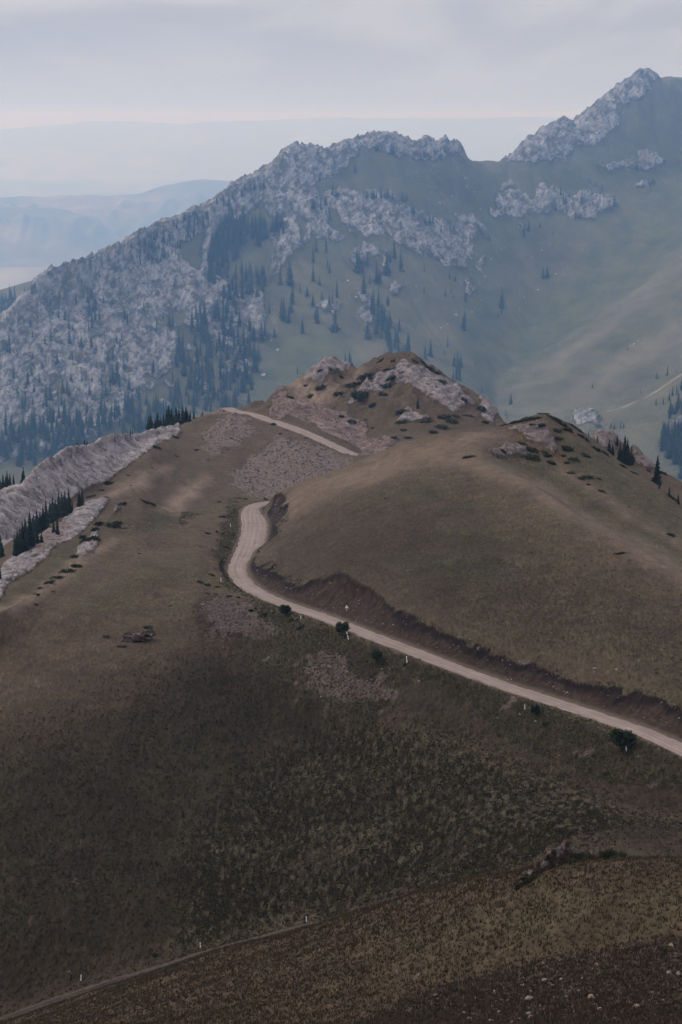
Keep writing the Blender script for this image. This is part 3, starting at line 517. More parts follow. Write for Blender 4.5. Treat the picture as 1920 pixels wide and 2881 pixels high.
    rot = g.add('ShaderNodeVectorRotate', {'rotation_type': 'Y_AXIS'}, Vector=wv, Angle=rad(58)).outputs[0]; bed = g.noise(g.scale(rot, (1.9, .4, .3)), .5, 6, .7, .3)
    sm_ = g.math('ADD', g.math('MULTIPLY', strat, .40), g.math('ADD', g.math('MULTIPLY', macro, .28), g.math('MULTIPLY', bed, .32)))
    rc = g.ramp(sm_, [(.39, (.036, .031, .029)), (.46, (.105, .093, .087)), (.525, (.205, .186, .178)), (.63, (.335, .31, .298))])
    rc = g.mix(g.math('MULTIPLY', g.step(crk, .43, .36), .7), rc, (.055, .046, .045))
    rc = g.mix(g.math('MULTIPLY', g.step(lich, .56, .68), .5), rc, (.105, .088, .070))
    brn = g.ramp(sm_, [(.38, (.034, .025, .021)), (.49, (.088, .067, .057)), (.62, (.19, .155, .138))])
    rc = g.mix(g.math('MULTIPLY', g.math('SUBTRACT', 1.0, lime), .72), rc, brn)
    rdc = g.ramp(sm_, [(.39, (.022, .015, .0135)), (.47, (.088, .058, .048)), (.60, (.20, .147, .125))])
    rc = g.mix(g.math('MULTIPLY', red, .85), rc, rdc)
    rf0 = g.math('ADD', rock, g.math('ADD', g.math('MULTIPLY', g.math('SUBTRACT', lich, .5), .8), g.math('MULTIPLY', g.math('SUBTRACT', lw, .5), 1.7)))
    rfac = g.step(rf0, .40, .52)
    col = g.mix(rfac, col, rc)
    hgt = g.mix(rfac, g.comb(g.math('ADD', g.math('MULTIPLY', tus, .7), g.math('MULTIPLY', fine, .3))), g.comb(g.math('ADD', g.math('MULTIPLY', strat, 2.5), g.math('ADD', macro, crk))))
    finish(g, col, .95, hgt, .6, .5, .1); return m
def mat_mountain():
    m, g = new_mat('mountain_ground'); pos = g.vm('MULTIPLY', g.add('ShaderNodeNewGeometry').outputs['Position'], (.66/KN, .66/KN, .66/KN))
    a = g.add('ShaderNodeAttribute', {'attribute_name': 'mm'}); s = g.add('ShaderNodeSeparateColor', None, Color=a.outputs['Color']); rock, green, track = s.outputs[0], s.outputs[1], s.outputs[2]
    patch = g.noise(pos, .006, 4, .6, .5); mid = g.noise(g.scale(pos, (1, .5, 1)), .035, 5, .62, .4); fine = g.noise(pos, .35, 4, .7)
    dry = g.ramp(mid, [(.3, (.050, .050, .030)), (.7, (.102, .096, .056))]); grn = g.ramp(mid, [(.3, (.040, .046, .024)), (.7, (.086, .090, .046))])
    gf = g.math('ADD', g.math('MULTIPLY', green, .8), g.math('MULTIPLY', g.step(patch, .44, .62), .5), clamp=True)
    col = g.val(g.mix(gf, dry, grn), g.rng(fine, .25, .75, .72, 1.28))
    bush = g.step(g.noise(pos, .16, 3, .6), .68, .74); col = g.mix(g.math('MULTIPLY', bush, .6), col, (.018, .024, .012))
    deb = g.step(g.math('MULTIPLY', g.noise(pos, .5, 2, .6), g.rng(g.noise(pos, .02, 3, .6), .4, .65, .6, 1.08)), .62, .68); col = g.mix(g.math('MULTIPLY', deb, .55), col, (.28, .265, .26))
    col = g.mix(track, col, (.22, .18, .14))
    w = g.vm('ADD', pos, g.vm('MULTIPLY', g.add('ShaderNodeTexNoise', None, Vector=pos, Scale=.025, Detail=3.0).outputs['Color'], (13, 13, 13)))
    big = g.noise(g.scale(w, (1.4, .5, .5)), .040, 6, .65, .5); st = g.noise(g.scale(w, (1.5, .55, .5)), .15, 8, .74, .4); crk = g.noise(g.scale(w, (1.9, .5, .45)), .22, 6, .75); stain = g.noise(pos, .02, 4, .6, .4); veg = g.noise(pos, .07, 6, .70)
    rot = g.add('ShaderNodeVectorRotate', {'rotation_type': 'Y_AXIS'}, Vector=w, Angle=rad(-52)).outputs[0]; bed = g.noise(g.scale(rot, (1.9, .5, .28)), .16, 6, .7, .3)
    sm_ = g.math('ADD', g.math('MULTIPLY', st, .36), g.math('ADD', g.math('MULTIPLY', big, .30), g.math('MULTIPLY', bed, .34)))
    rc = g.ramp(sm_, [(.405, (.032, .032, .032)), (.46, (.112, .111, .110)), (.51, (.240, .238, .237)), (.59, (.405, .400, .398))])
    rc = g.mix(g.math('MULTIPLY', g.step(stain, .55, .72), .4), rc, (.25, .195, .168))
    rc = g.mix(g.math('MULTIPLY', g.step(crk, .44, .36), .7), rc, (.055, .052, .052))
    rc = g.mix(g.math('MULTIPLY', g.step(veg, .505, .595), .85), rc, (.052, .052, .034))
    rf = g.step(g.math('ADD', rock, g.math('ADD', g.math('MULTIPLY', g.math('SUBTRACT', veg, .5), 1.1), g.math('MULTIPLY', g.math('SUBTRACT', stain, .5), .7))), .40, .52)
    col = g.mix(rf, col, rc)
    hgt = g.mix(rf, g.comb(g.math('MULTIPLY', fine, .25)), g.comb(g.math('ADD', g.math('MULTIPLY', st, 2.5), g.math('ADD', big, crk))))
    finish(g, col, .95, hgt, .9, 6.0, .1); return m
def mat_road(name, c0, c1, c2):
    m, g = new_mat(name); uv = g.add('ShaderNodeAttribute', {'attribute_name': 'lane'}); s = g.add('ShaderNodeSeparateColor', None, Color=uv.outputs['Color'])
    pos = g.add('ShaderNodeNewGeometry').outputs['Position']; acr = s.outputs[0]; lng = s.outputs[1]
    v = g.add('ShaderNodeCombineXYZ', None, X=g.math('MULTIPLY', acr, 9.0), Y=g.math('MULTIPLY', lng, 100.0)).outputs[0]
    lane = g.noise(g.scale(v, (1, .035, 1)), 1.3, 4, .6, .3); fine = g.noise(pos, 6.0, 4, .7); big = g.noise(pos, .25, 3, .6)
    rut = g.math('COSINE', g.math('MULTIPLY', g.math('ADD', acr, -.5), 25.0))
    f = g.math('ADD', g.math('MULTIPLY', lane, .55), g.math('ADD', g.math('MULTIPLY', fine, .22), g.math('ADD', g.math('MULTIPLY', g.math('ADD', big, g.math('MULTIPLY', g.step(g.noise(pos, .9, 3, .6), .58, .66), -.22)), .30), g.math('MULTIPLY', rut, .035))))
    col = g.ramp(f, [(.32, c0), (.5, c1), (.68, c2)])
    finish(g, col, .95, g.math('ADD', fine, g.math('MULTIPLY', lane, 1.5)), .4, .06, .1); return m
def mat_far(name, a, b, c, sc):
    m, g = new_mat(name); pos = g.add('ShaderNodeNewGeometry').outputs['Position']
    n = g.noise(pos, sc, 6, .62, .6); n2 = g.noise(pos, sc*.15, 4, .6, .5)
    col = g.mix(g.step(n2, .42, .6), g.ramp(n, [(.3, a), (.7, b)]), g.ramp(n, [(.35, a), (.65, c)]))
    finish(g, col, .95, None, spec=.05); return m
M_HILL, M_MTN = mat_hillside(), mat_mountain()
M_ROAD = mat_road('gravel', (.105, .083, .067), (.165, .130, .108), (.225, .181, .152)); M_LOW = mat_road('dirt_track_soil', (.013, .0095, .0068), (.030, .022, .0165), (.058, .044, .035))

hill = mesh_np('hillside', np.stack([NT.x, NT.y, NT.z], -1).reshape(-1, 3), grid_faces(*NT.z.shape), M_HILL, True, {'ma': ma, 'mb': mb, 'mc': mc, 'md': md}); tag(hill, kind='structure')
mtn = mesh_np('mountain', np.stack([MT.x, MT.y, MT.z], -1).reshape(-1, 3), grid_faces(*MT.z.shape), M_MTN, True, {'mm': mm}); tag(mtn, kind='structure')

def build_road(name, nm, mat, label_noise):
    P, q, hw = roads[nm]; W = road_half(nm, q, P); tg = np.gradient(P[:, :2], axis=0); tg /= np.linalg.norm(tg, axis=1)[:, None]; nr = np.stack([-tg[:, 1], tg[:, 0]], -1)
    K = 17; s = np.linspace(-1, 1, K); n = len(P)
    r = np.hypot(P[:, 0], P[:, 1]); extra = 2.0*sstep(490, 505, r)*(1-sstep(535, 562, r)) if nm == 'main' else 0*r
    WL = W+.6*fbm(q/2.2, q*0+1.5, 5, 101); WR = W+extra+.6*fbm(q/2.2, q*0+7.5, 5, 102)
    off = np.where(s[None] > 0, s[None]*WL[:, None], s[None]*WR[:, None])
    X = P[:, None, 0]+nr[:, None, 0]*off; Y = P[:, None, 1]+nr[:, None, 1]*off
    Z = P[:, None, 2]+.03+.07*(1-s[None]**2)-.05*np.cos((s[None])*7.5)*(1-s[None]**2)+.03*noise2(X/1.4, Y/1.4, 103)-.16*(np.abs(s[None]) > .98)
    lane = np.stack([np.broadcast_to(off/(2*W[:, None])+.5, X.shape), np.broadcast_to(q[:, None]/100, X.shape), X*0, X*0+1], -1)
    o = mesh_np(name, np.stack([X, Y, Z], -1).reshape(-1, 3), grid_faces(n, K)[:, ::-1], mat, True, {'lane': lane.reshape(-1, 4)}); return tag(o, kind='structure')
build_road('gravel_road', 'main', M_ROAD, 0); build_road('gravel_road', 'far', M_ROAD, 1); build_road('dirt_track', 'low', M_LOW, 2)

# ------------------------------------------------------------------ the plain, the badland range and the mountains across it
FK = ZC/1800.0                                   # the far country keeps its place in the view for any eye height
def fan(r, th): return r[:, None]*np.sin(th)[None], r[:, None]*np.cos(th)[None]
m, g_ = new_mat('plain_soil'); pos = g_.add('ShaderNodeNewGeometry').outputs['Position']
fl_ = g_.ramp(g_.noise(g_.scale(pos, (1, .35, 1)), .00055, 5, .6, .5), [(.35, (.10, .10, .085)), (.5, (.17, .145, .115)), (.62, (.27, .235, .195))]); strip = g_.noise(g_.scale(pos, (.12, 1, 1)), .0016, 4, .6)
finish(g_, g_.mix(g_.step(strip, .52, .66), fl_, (.21, .19, .165)), .95, None, spec=.05); M_PLAIN = m
R = 100000.0; n = 64; a = np.linspace(0, 2*math.pi, n, endpoint=False); rr = np.array([0.0, 3000, 9000, 30000, 60000, R])
V = [(0, 0, 0)]+[(r*math.sin(t), r*math.cos(t), 0) for r in rr[1:] for t in a]
bmv = bpy.data.meshes.new('plain'); F = [(0, 1+i, 1+(i+1) % n)[::-1] for i in range(n)]+[(1+k*n+i, 1+(k+1)*n+i, 1+(k+1)*n+(i+1) % n, 1+k*n+(i+1) % n)[::-1] for k in range(4) for i in range(n)]
bmv.from_pydata(V, [], [f[::-1] if len(f) == 3 else f[::-1] for f in F]); bmv.materials.append(M_PLAIN); po = bpy.data.objects.new('plain', bmv); C.objects.link(po); tag(po, kind='structure')

th = np.linspace(rad(-34), rad(34), 900); r = FK*np.linspace(24200, 35200, 150); X, Y = fan(r, th)
su = np.array([-500, 0, 61, 122, 184, 245, 294, 398, 459, 521, 570, 643, 704, 1000, 1500, 2400]); sv = np.array([566, 557, 553, 556, 551, 549, 553, 545, 524, 510, 506, 510, 506, 520, 540, 560])
ta, te = ray(su, sv); crest_t = np.interp(th, ta, te); rc = 31400.0*FK; hz = ZC+crest_t*rc
fr = ray(np.array([-500, 0, 180, 245, 320, 420, 560, 800, 2400]), np.array([560, 580, 587, 612, 660, 720, 745, 745, 745])); front_t = np.interp(th, *fr); r2 = 28300.0*FK
foot = 27200*FK+300*fbm(th*40, th*0, 3, 111)
ero = ridged(X/850+.3*fbm(X/1400, Y/1400, 2, 117), Y/4200, 4, 112); ero2 = ridged(X/260, Y/1100, 3, 113)
s1 = np.clip((r[:, None]-foot[None])/(rc-foot[None]), 0, 1); up = hz[None]*(s1**1.25); dn = 1-.5*sstep(rc, 35200*FK, r)[:, None]
Z = np.where(r[:, None] < rc, up, hz[None]*dn)
fz = np.maximum(ZC+front_t*r2, 0)[None]*np.exp(-((r[:, None]-r2)/np.where(r[:, None] < r2, 700, 500))**2); Z = np.maximum(Z, fz)
bell = np.clip(4*(Z/np.maximum(hz[None], 1))*(1-Z/np.maximum(hz[None]*1.02, 1)), 0, 1)**1.5; bell *= sstep(.86, .55, Z/np.maximum(hz[None], 1))*(r[:, None] < rc)
Z = Z+bell*(230*ero+110*ero2)-25*(Z < 4)+10*fbm(X/300, Y/300, 3, 118)*sstep(20, 120, Z)
M_BAD = mat_far('badland_soil', (.085, .068, .066), (.165, .135, .125), (.30, .25, .215), .0022)
tag(mesh_np('distant_hills', np.stack([X, Y, Z], -1).reshape(-1, 3), grid_faces(*Z.shape), M_BAD), kind='structure')
th = np.linspace(rad(-34), rad(34), 600); r = FK*np.linspace(60000, 84000, 70); X, Y = fan(r, th)
su = np.array([-500, 0, 120, 330, 520, 700, 900, 1300, 2400]); sv = np.array([352, 366, 356, 345, 352, 340, 336, 334, 330]); ta, te = ray(su, sv); hz = ZC+np.interp(th, ta, te)*76000*FK
s1 = np.clip((r[:, None]/FK-64000)/(76000-64000), 0, 1); Z = hz[None]*s1**.8*(1-.3*sstep(76000, 84000, r/FK)[:, None]); Z += (230*ridged(X/3600, Y/5600, 4, 121)+100*fbm(X/1100, Y/1100, 3, 122))*sstep(0, .3, s1)*(1-sstep(.85, 1, s1)*.7)-30*(s1 <= 0)
tag(mesh_np('far_mountains', np.stack([X, Y, Z], -1).reshape(-1, 3), grid_faces(*Z.shape), mat_far('far_mountain_soil', (.16, .135, .125), (.25, .205, .185), (.36, .29, .255), .0012)), kind='structure')
# ------------------------------------------------------------------ plants: meshes shared by their copies
def foliage_mat(name, c0, c1, sc=3.0):
    m, g = new_mat(name); oi = g.add('ShaderNodeObjectInfo'); pos = g.add('ShaderNodeNewGeometry').outputs['Position']
    n = g.noise(pos, sc, 3, .65); col = g.mix(g.step(n, .3, .7), c0, c1); col = g.val(col, g.rng(oi.outputs['Random'], 0, 1, .62, 1.45)); finish(g, col, .9, None, spec=.08); return m
M_SPR = foliage_mat('spruce_needles', (.010, .015, .011), (.024, .032, .020), 1.2); M_SPF = foliage_mat('distant_spruce_needles', (.011, .017, .012), (.024, .034, .021), .5)
M_JUN = foliage_mat('juniper_needles', (.0135, .0155, .0085), (.050, .052, .027), 1.1); M_BSH = foliage_mat('willow_leaves', (.012, .019, .009), (.042, .056, .026), 2.0); M_BRK, g_ = new_mat('bark'); finish(g_, (.045, .034, .026), .95)
def bm_obj(name, bm, mat, parent=None, smooth=False, link=True):
    me = bpy.data.meshes.new(name); bm.to_mesh(me); bm.free(); me.materials.append(mat)
    for p in me.polygons: p.use_smooth = smooth
    if not link: return me
    o = bpy.data.objects.new(name, me); C.objects.link(o); o.parent = parent; return o
def spruce_arrays(seed, tiers, arms, width=.15, full=True):
    """drooping boughs on a spire of height 1; returns verts, tris"""
    q = np.random.default_rng(seed); V, F = [], []; lean = q.normal(0, .012, 2)
    def tri(a, b, c): k = len(V); V.extend([a, b, c]); F.append((k, k+1, k+2))
    for t in range(tiers):
        f = t/(tiers-1); z = .03+.93*f**.92; rr = width*(1-f)**.82*(.88+.28*q.random())+.008
        if q.random() < .12: rr *= .72
        k = max(4, int(arms*(1-.45*f))); ph = q.random()*6.3
        for a in range(k):
            an = ph+a*6.2832/k+q.normal(0, .16); r = rr*(.72+.5*q.random()); ca, sa = math.cos(an), math.sin(an); wd = r*.34+.006; zz = z+q.normal(0, .008); dr = .35*r+.02
            o = np.array([lean[0]*f, lean[1]*f, 0]); top = o+(ca*.1*r, sa*.1*r, zz+.055*(1-f)+.02); tip = o+(ca*r, sa*r, zz-dr*.55); l = o+(ca*r*.6-sa*wd, sa*r*.6+ca*wd, zz-dr*.75); rg = o+(ca*r*.6+sa*wd, sa*r*.6-ca*wd, zz-dr*.75)
            tri(top, l, tip); tri(top, tip, rg)
            if full:
                for s in (-1, 1):
                    b = o+(ca*r*.45, sa*r*.45, zz); e = o+(ca*r*.72-s*sa*wd*1.3, sa*r*.72+s*ca*wd*1.3, zz-dr*.9); tri(b, e, o+(ca*r*.35-s*sa*wd*.4, sa*r*.35+s*ca*wd*.4, zz-dr))
    n = 5; 
    for a in range(n):
        a0, a1 = a*6.2832/n, (a+1)*6.2832/n; tri((width*.42*math.cos(a0), width*.42*math.sin(a0), .05), (width*.42*math.cos(a1), width*.42*math.sin(a1), .05), (lean[0], lean[1], .93))
    tri((lean[0]-.006, lean[1], .92), (lean[0]+.006, lean[1], .92), (lean[0], lean[1], 1.0))
    return np.array([tuple(v) for v in V]), np.array(F)
SPR_NEAR = []; SPR_FAR = []; 
for i in range(5):
    v, f = spruce_arrays(20+i, 17, 9, .125+.014*i, True); SPR_NEAR.append(mesh_np('crown', v, f, M_SPR, False, link=False))
    v, f = spruce_arrays(40+i, 10, 7, .125+.018*i, False); SPR_FAR.append((v, f, mesh_np('spruce', v, f, M_SPF, False, link=False)))
bm = bmesh.new(); bmesh.ops.create_cone(bm, cap_ends=True, segments=7, radius1=.016, radius2=.004, depth=.95, matrix=Matrix.Translation((0, 0, .435))); TRUNK = bm_obj('trunk', bm, M_BRK, link=False)
def dome_arrays(seed, leaves, leaf, rz=.55, flat=.25, loose=.62):
    """a sprawling shrub of radius 1: a lumpy dark body and many leaf sprays through its rim"""
    q = np.random.default_rng(seed); bm = bmesh.new(); bmesh.ops.create_icosphere(bm, subdivisions=3, radius=1.0); v = np.array([x.co[:] for x in bm.verts]); f = np.array([[x.index for x in p.verts] for p in bm.faces]); bm.free()
    o = q.random(3)*50
    def rad_(d): return .74+.62*fbm(d[:, 0]*1.6+o[0]+d[:, 2], d[:, 1]*1.6+o[1], 3, seed)+.24*noise2(d[:, 0]*4+o[2], d[:, 1]*4+d[:, 2]*4, seed+3)
    d = v/np.linalg.norm(v, axis=1)[:, None]; body = d*rad_(d)[:, None]*.82; body[:, 2] = np.where(body[:, 2] < 0, body[:, 2]*flat, body[:, 2]*rz)
    th = q.random(leaves)*6.2832; zc = q.random(leaves)**.8*1.05-.12; s = np.sqrt(np.clip(1-zc*zc, 0, 1)); d = np.stack([np.cos(th)*s, np.sin(th)*s, zc], -1); c = d*(rad_(d)*(.74+loose*q.random(leaves)**1.6))[:, None]; c[:, 2] = np.where(c[:, 2] < 0, c[:, 2]*flat, c[:, 2]*rz)
    a = d+q.normal(0, .55, d.shape)+np.array([0, 0, .35]); a /= np.linalg.norm(a, axis=1)[:, None]; b = np.cross(a, q.normal(0, 1, d.shape)); b /= np.linalg.norm(b, axis=1)[:, None]; sz = leaf*(.6+.8*q.random(leaves))[:, None]
    p = np.stack([c-b*sz*.45-a*sz*.3, c+b*sz*.45-a*sz*.3, c+a*sz], 1).reshape(-1, 3); n0 = len(body)
    return np.concatenate([body, p]), np.concatenate([f, n0+np.arange(len(p)).reshape(-1, 3)])
JUN = [mesh_np('juniper_patch', *dome_arrays(60+i, 620, .15, .5), M_JUN, False, link=False) for i in range(6)]
BSH = [mesh_np('foliage', *dome_arrays(80+i, 3400, .075, 1.0, .75, .22), M_BSH, False, link=False) for i in range(3)]

ORD = 'first second third fourth fifth sixth seventh eighth ninth tenth eleventh twelfth thirteenth fourteenth fifteenth sixteenth seventeenth eighteenth'.split()
def name_all(obs, noun, where, group, tall='tallest'):
    """labels for a set of look-alikes: by place in a short row, else the outstanding members by what sets them apart"""
    n = len(obs); s = sorted(obs, key=lambda o: o['pu'])
    if n == 1: s[0]['label'] = f'lone {noun} {where}'
    elif n <= 12:
        for i, o in enumerate(s): o['label'] = f'leftmost {noun} {where}' if i == 0 else f'rightmost {noun} {where}' if i == n-1 else f'{ORD[i]} {noun} from left {where}'
    else:
        for o in obs: o['label'] = f'{noun} {where}'
        done = set()
        for o, w in ((max(obs, key=lambda o: o['ph']), tall), (s[0], 'leftmost'), (s[-1], 'rightmost'), (min(obs, key=lambda o: o['pv']), 'uppermost'), (max(obs, key=lambda o: o['pv']), 'lowest')):
            if o.name not in done: o['label'] = f'{w} {noun} {where}'; done.add(o.name)
    for o in obs:
        if n > 1: o['group'] = group
        for k in ('pu', 'pv', 'ph'): del o[k]
def at_r(u, v, r): a, t = ray(u, v); return Vector((r*math.sin(a), r*math.cos(a), ZC+t*r))
def put(o, p, s, rz=None): o.location = p; o.scale = s if isinstance(s, tuple) else (s, s, s); o.rotation_euler = (0, 0, random.random()*6.28 if rz is None else rz)

# ------------------------------------------------------------------ spruces close by: a root with crown and trunk
def near_spruce(u, vb, vt, p, k):
    h = (vb-vt)/FPX*p.xy.length/.97; r = bpy.data.objects.new('spruce', None); C.objects.link(r); r.empty_display_size = .3; tag(r, cat='tree'); put(r, p+Vector((0, 0, -.1)), (h*random.uniform(.9, 1.25), h*random.uniform(.9, 1.25), h))
    for nm, me in (('crown', SPR_NEAR[k % 5]), ('trunk', TRUNK)): c = bpy.data.objects.new(nm, me); C.objects.link(c); c.parent = r
    r['pu'], r['pv'], r['ph'] = u, vb, vb-vt; return r
def conv(ox, oy, sc, *a): return [(ox+a[i]/sc, oy+a[i+1]/sc, oy+a[i+2]/sc) for i in range(0, len(a), 3)]
W8 = (0, 1140, 2.8); W6 = (1380, 1140, 2.904)
near_sets = [
 (conv(*W8, 120,1185,1010, 138,1180,980, 160,1165,960, 185,1150,900, 208,1135,870, 240,1115,815, 256,1090,880, 272,1065,850, 295,1020,810, 320,1000,830, 345,985,790, 370,965,725, 395,935,740, 420,915,710, 441,900,740, 465,885,670, 490,872,680, 515,862,660, 545,852,650, 572,835,755, 455,1010,880, 425,1000,900, 330,1085,990, 270,1115,1010, 300,1090,1000),
  (480, 720), 'dark spruce', 'in the dense row between the two pale limestone bands', 'spruces in the row between the limestone bands'),
 (conv(*W8, 628,800,660, 652,785,640), (500, 740), 'dark spruce', 'of the pair above the lower limestone band', 'pair of spruces above the lower limestone band'),
 (conv(*W8, 10,1200,1010, -4,1370,1230, 22,1195,1080), (440, 700), 'dark spruce', 'at the left foot of the upper limestone band', 'spruces at the left foot of the limestone'),
 (conv(*W8, 6,720,560, 30,720,540, 48,715,555, 64,712,508, 82,710,530, 112,700,535, 186,650,480), 12, 'dark spruce', 'rising behind the left end of the limestone ridge', 'spruces behind the left end of the limestone ridge'),
 (conv(*W8, 612,360,280, 640,355,310, 668,355,265, 688,355,270, 714,350,285, 735,345,275, 758,335,268), 10, 'dark spruce', 'peeping over the middle of the limestone ridge', 'spruces behind the middle of the limestone ridge'),
 (conv(*W8, 970,255,205, 986,255,212, 1010,252,190, 1030,250,180, 1046,245,192, 1078,245,222), 10, 'small dark spruce', 'peeping over the limestone ridge left of the clump', 'small spruces behind the limestone ridge'),
 (conv(*W8, 1172,165,80, 1190,168,55, 1225,205,100, 1244,205,50, 1268,195,90, 1290,190,60, 1312,185,25, 1335,182,-10, 1356,176,15, 1390,172,0, 1412,168,20, 1440,162,5, 1465,158,0, 1482,155,30, 1500,155,30, 1530,150,40, 1585,135,58, 1600,130,40, 1618,130,66, 1645,122,66), 6, 'dark spruce', 'in the clump on the tan crest left of the far road', 'spruce clump on the tan crest'),
 (conv(*W6, 776,265,222, 800,285,215, 876,325,245, 970,395,262, 1000,410,300, 1036,330,235, 1060,475,295, 1095,478,240, 1122,485,258, 1150,485,330, 1172,475,385), (575, 670), 'dark spruce', 'in the clump behind the right shoulder of the grassy hill', 'spruces behind the right shoulder of the hill'),
 (conv(*W6, 1358,645,400), (540, 670), 'tall slim dark spruce', 'beside the rocks on the right shoulder of the hill', None),
 (conv(*W6, 1380,685,615, 1462,735,655, 1535,805,718, 1572,690,590), (500, 670), 'small spruce', 'low on the right shoulder of the hill', 'small spruces low on the right shoulder'),
 (conv(760, 990, 2.376, 988,378,285), (850, 1000), 'dark bushy spruce', 'on the pale rock face of the dome', None)]
n_near = 0
for pts, rr, noun, where, grp in near_sets:
    obs = []
    for k, (u, vb, vt) in enumerate(pts):
        if isinstance(rr, tuple): p = NT.hit(u, vb, *rr)
        else:
            lo, hi = (850, 960) if u > 400 else (600, 900); a, t = ray(u, vb); i = int(np.interp(a, NT.th, np.arange(len(NT.th)))); w = (NT.r[:, 0] > lo) & (NT.r[:, 0] < hi); rc_ = NT.r[w, 0][np.argmax(NT.t[w, i])]+rr; z = float(NT.ground(rc_*math.sin(a), rc_*math.cos(a))); p = Vector((rc_*math.sin(a), rc_*math.cos(a), z)); vb = float(project(p.x, p.y, p.z)[1])
        obs.append(near_spruce(u, vb, vt, p, k*3+int(u))); n_near += 1
    name_all(obs, noun, where, grp)

# ------------------------------------------------------------------ spruces on the mountain
c1 = lambda *a: cr(0, 150, 1.633, *a); c2 = lambda *a: cr(960, 150, 1.633, *a)
def sample_poly(poly, n, seed, hmin, hmax, mind=5):
    q = np.random.default_rng(seed); P = np.array(poly); out = []; tries = 0
    while len(out) < n and tries < 6000:
        tries += 1; u = q.uniform(P[:, 0].min(), P[:, 0].max()); v = q.uniform(P[:, 1].min(), P[:, 1].max())
        if poly_mask(np.array([u]), np.array([v]), poly, .5)[0] < .5: continue
        if any(abs(u-a)*1.0+abs(v-b)*.35 < mind for a, b, _ in out): continue
        out.append((u, v, q.uniform(hmin, hmax)/1.633))
    return out
def lst(f, *a): p = f(*[a[i+j] for i in range(0, len(a), 3) for j in (0, 1)]); return [(p[i//3][0], p[i//3][1], (a[i+1]-a[i+2])/1.633) for i in range(0, len(a), 3)]
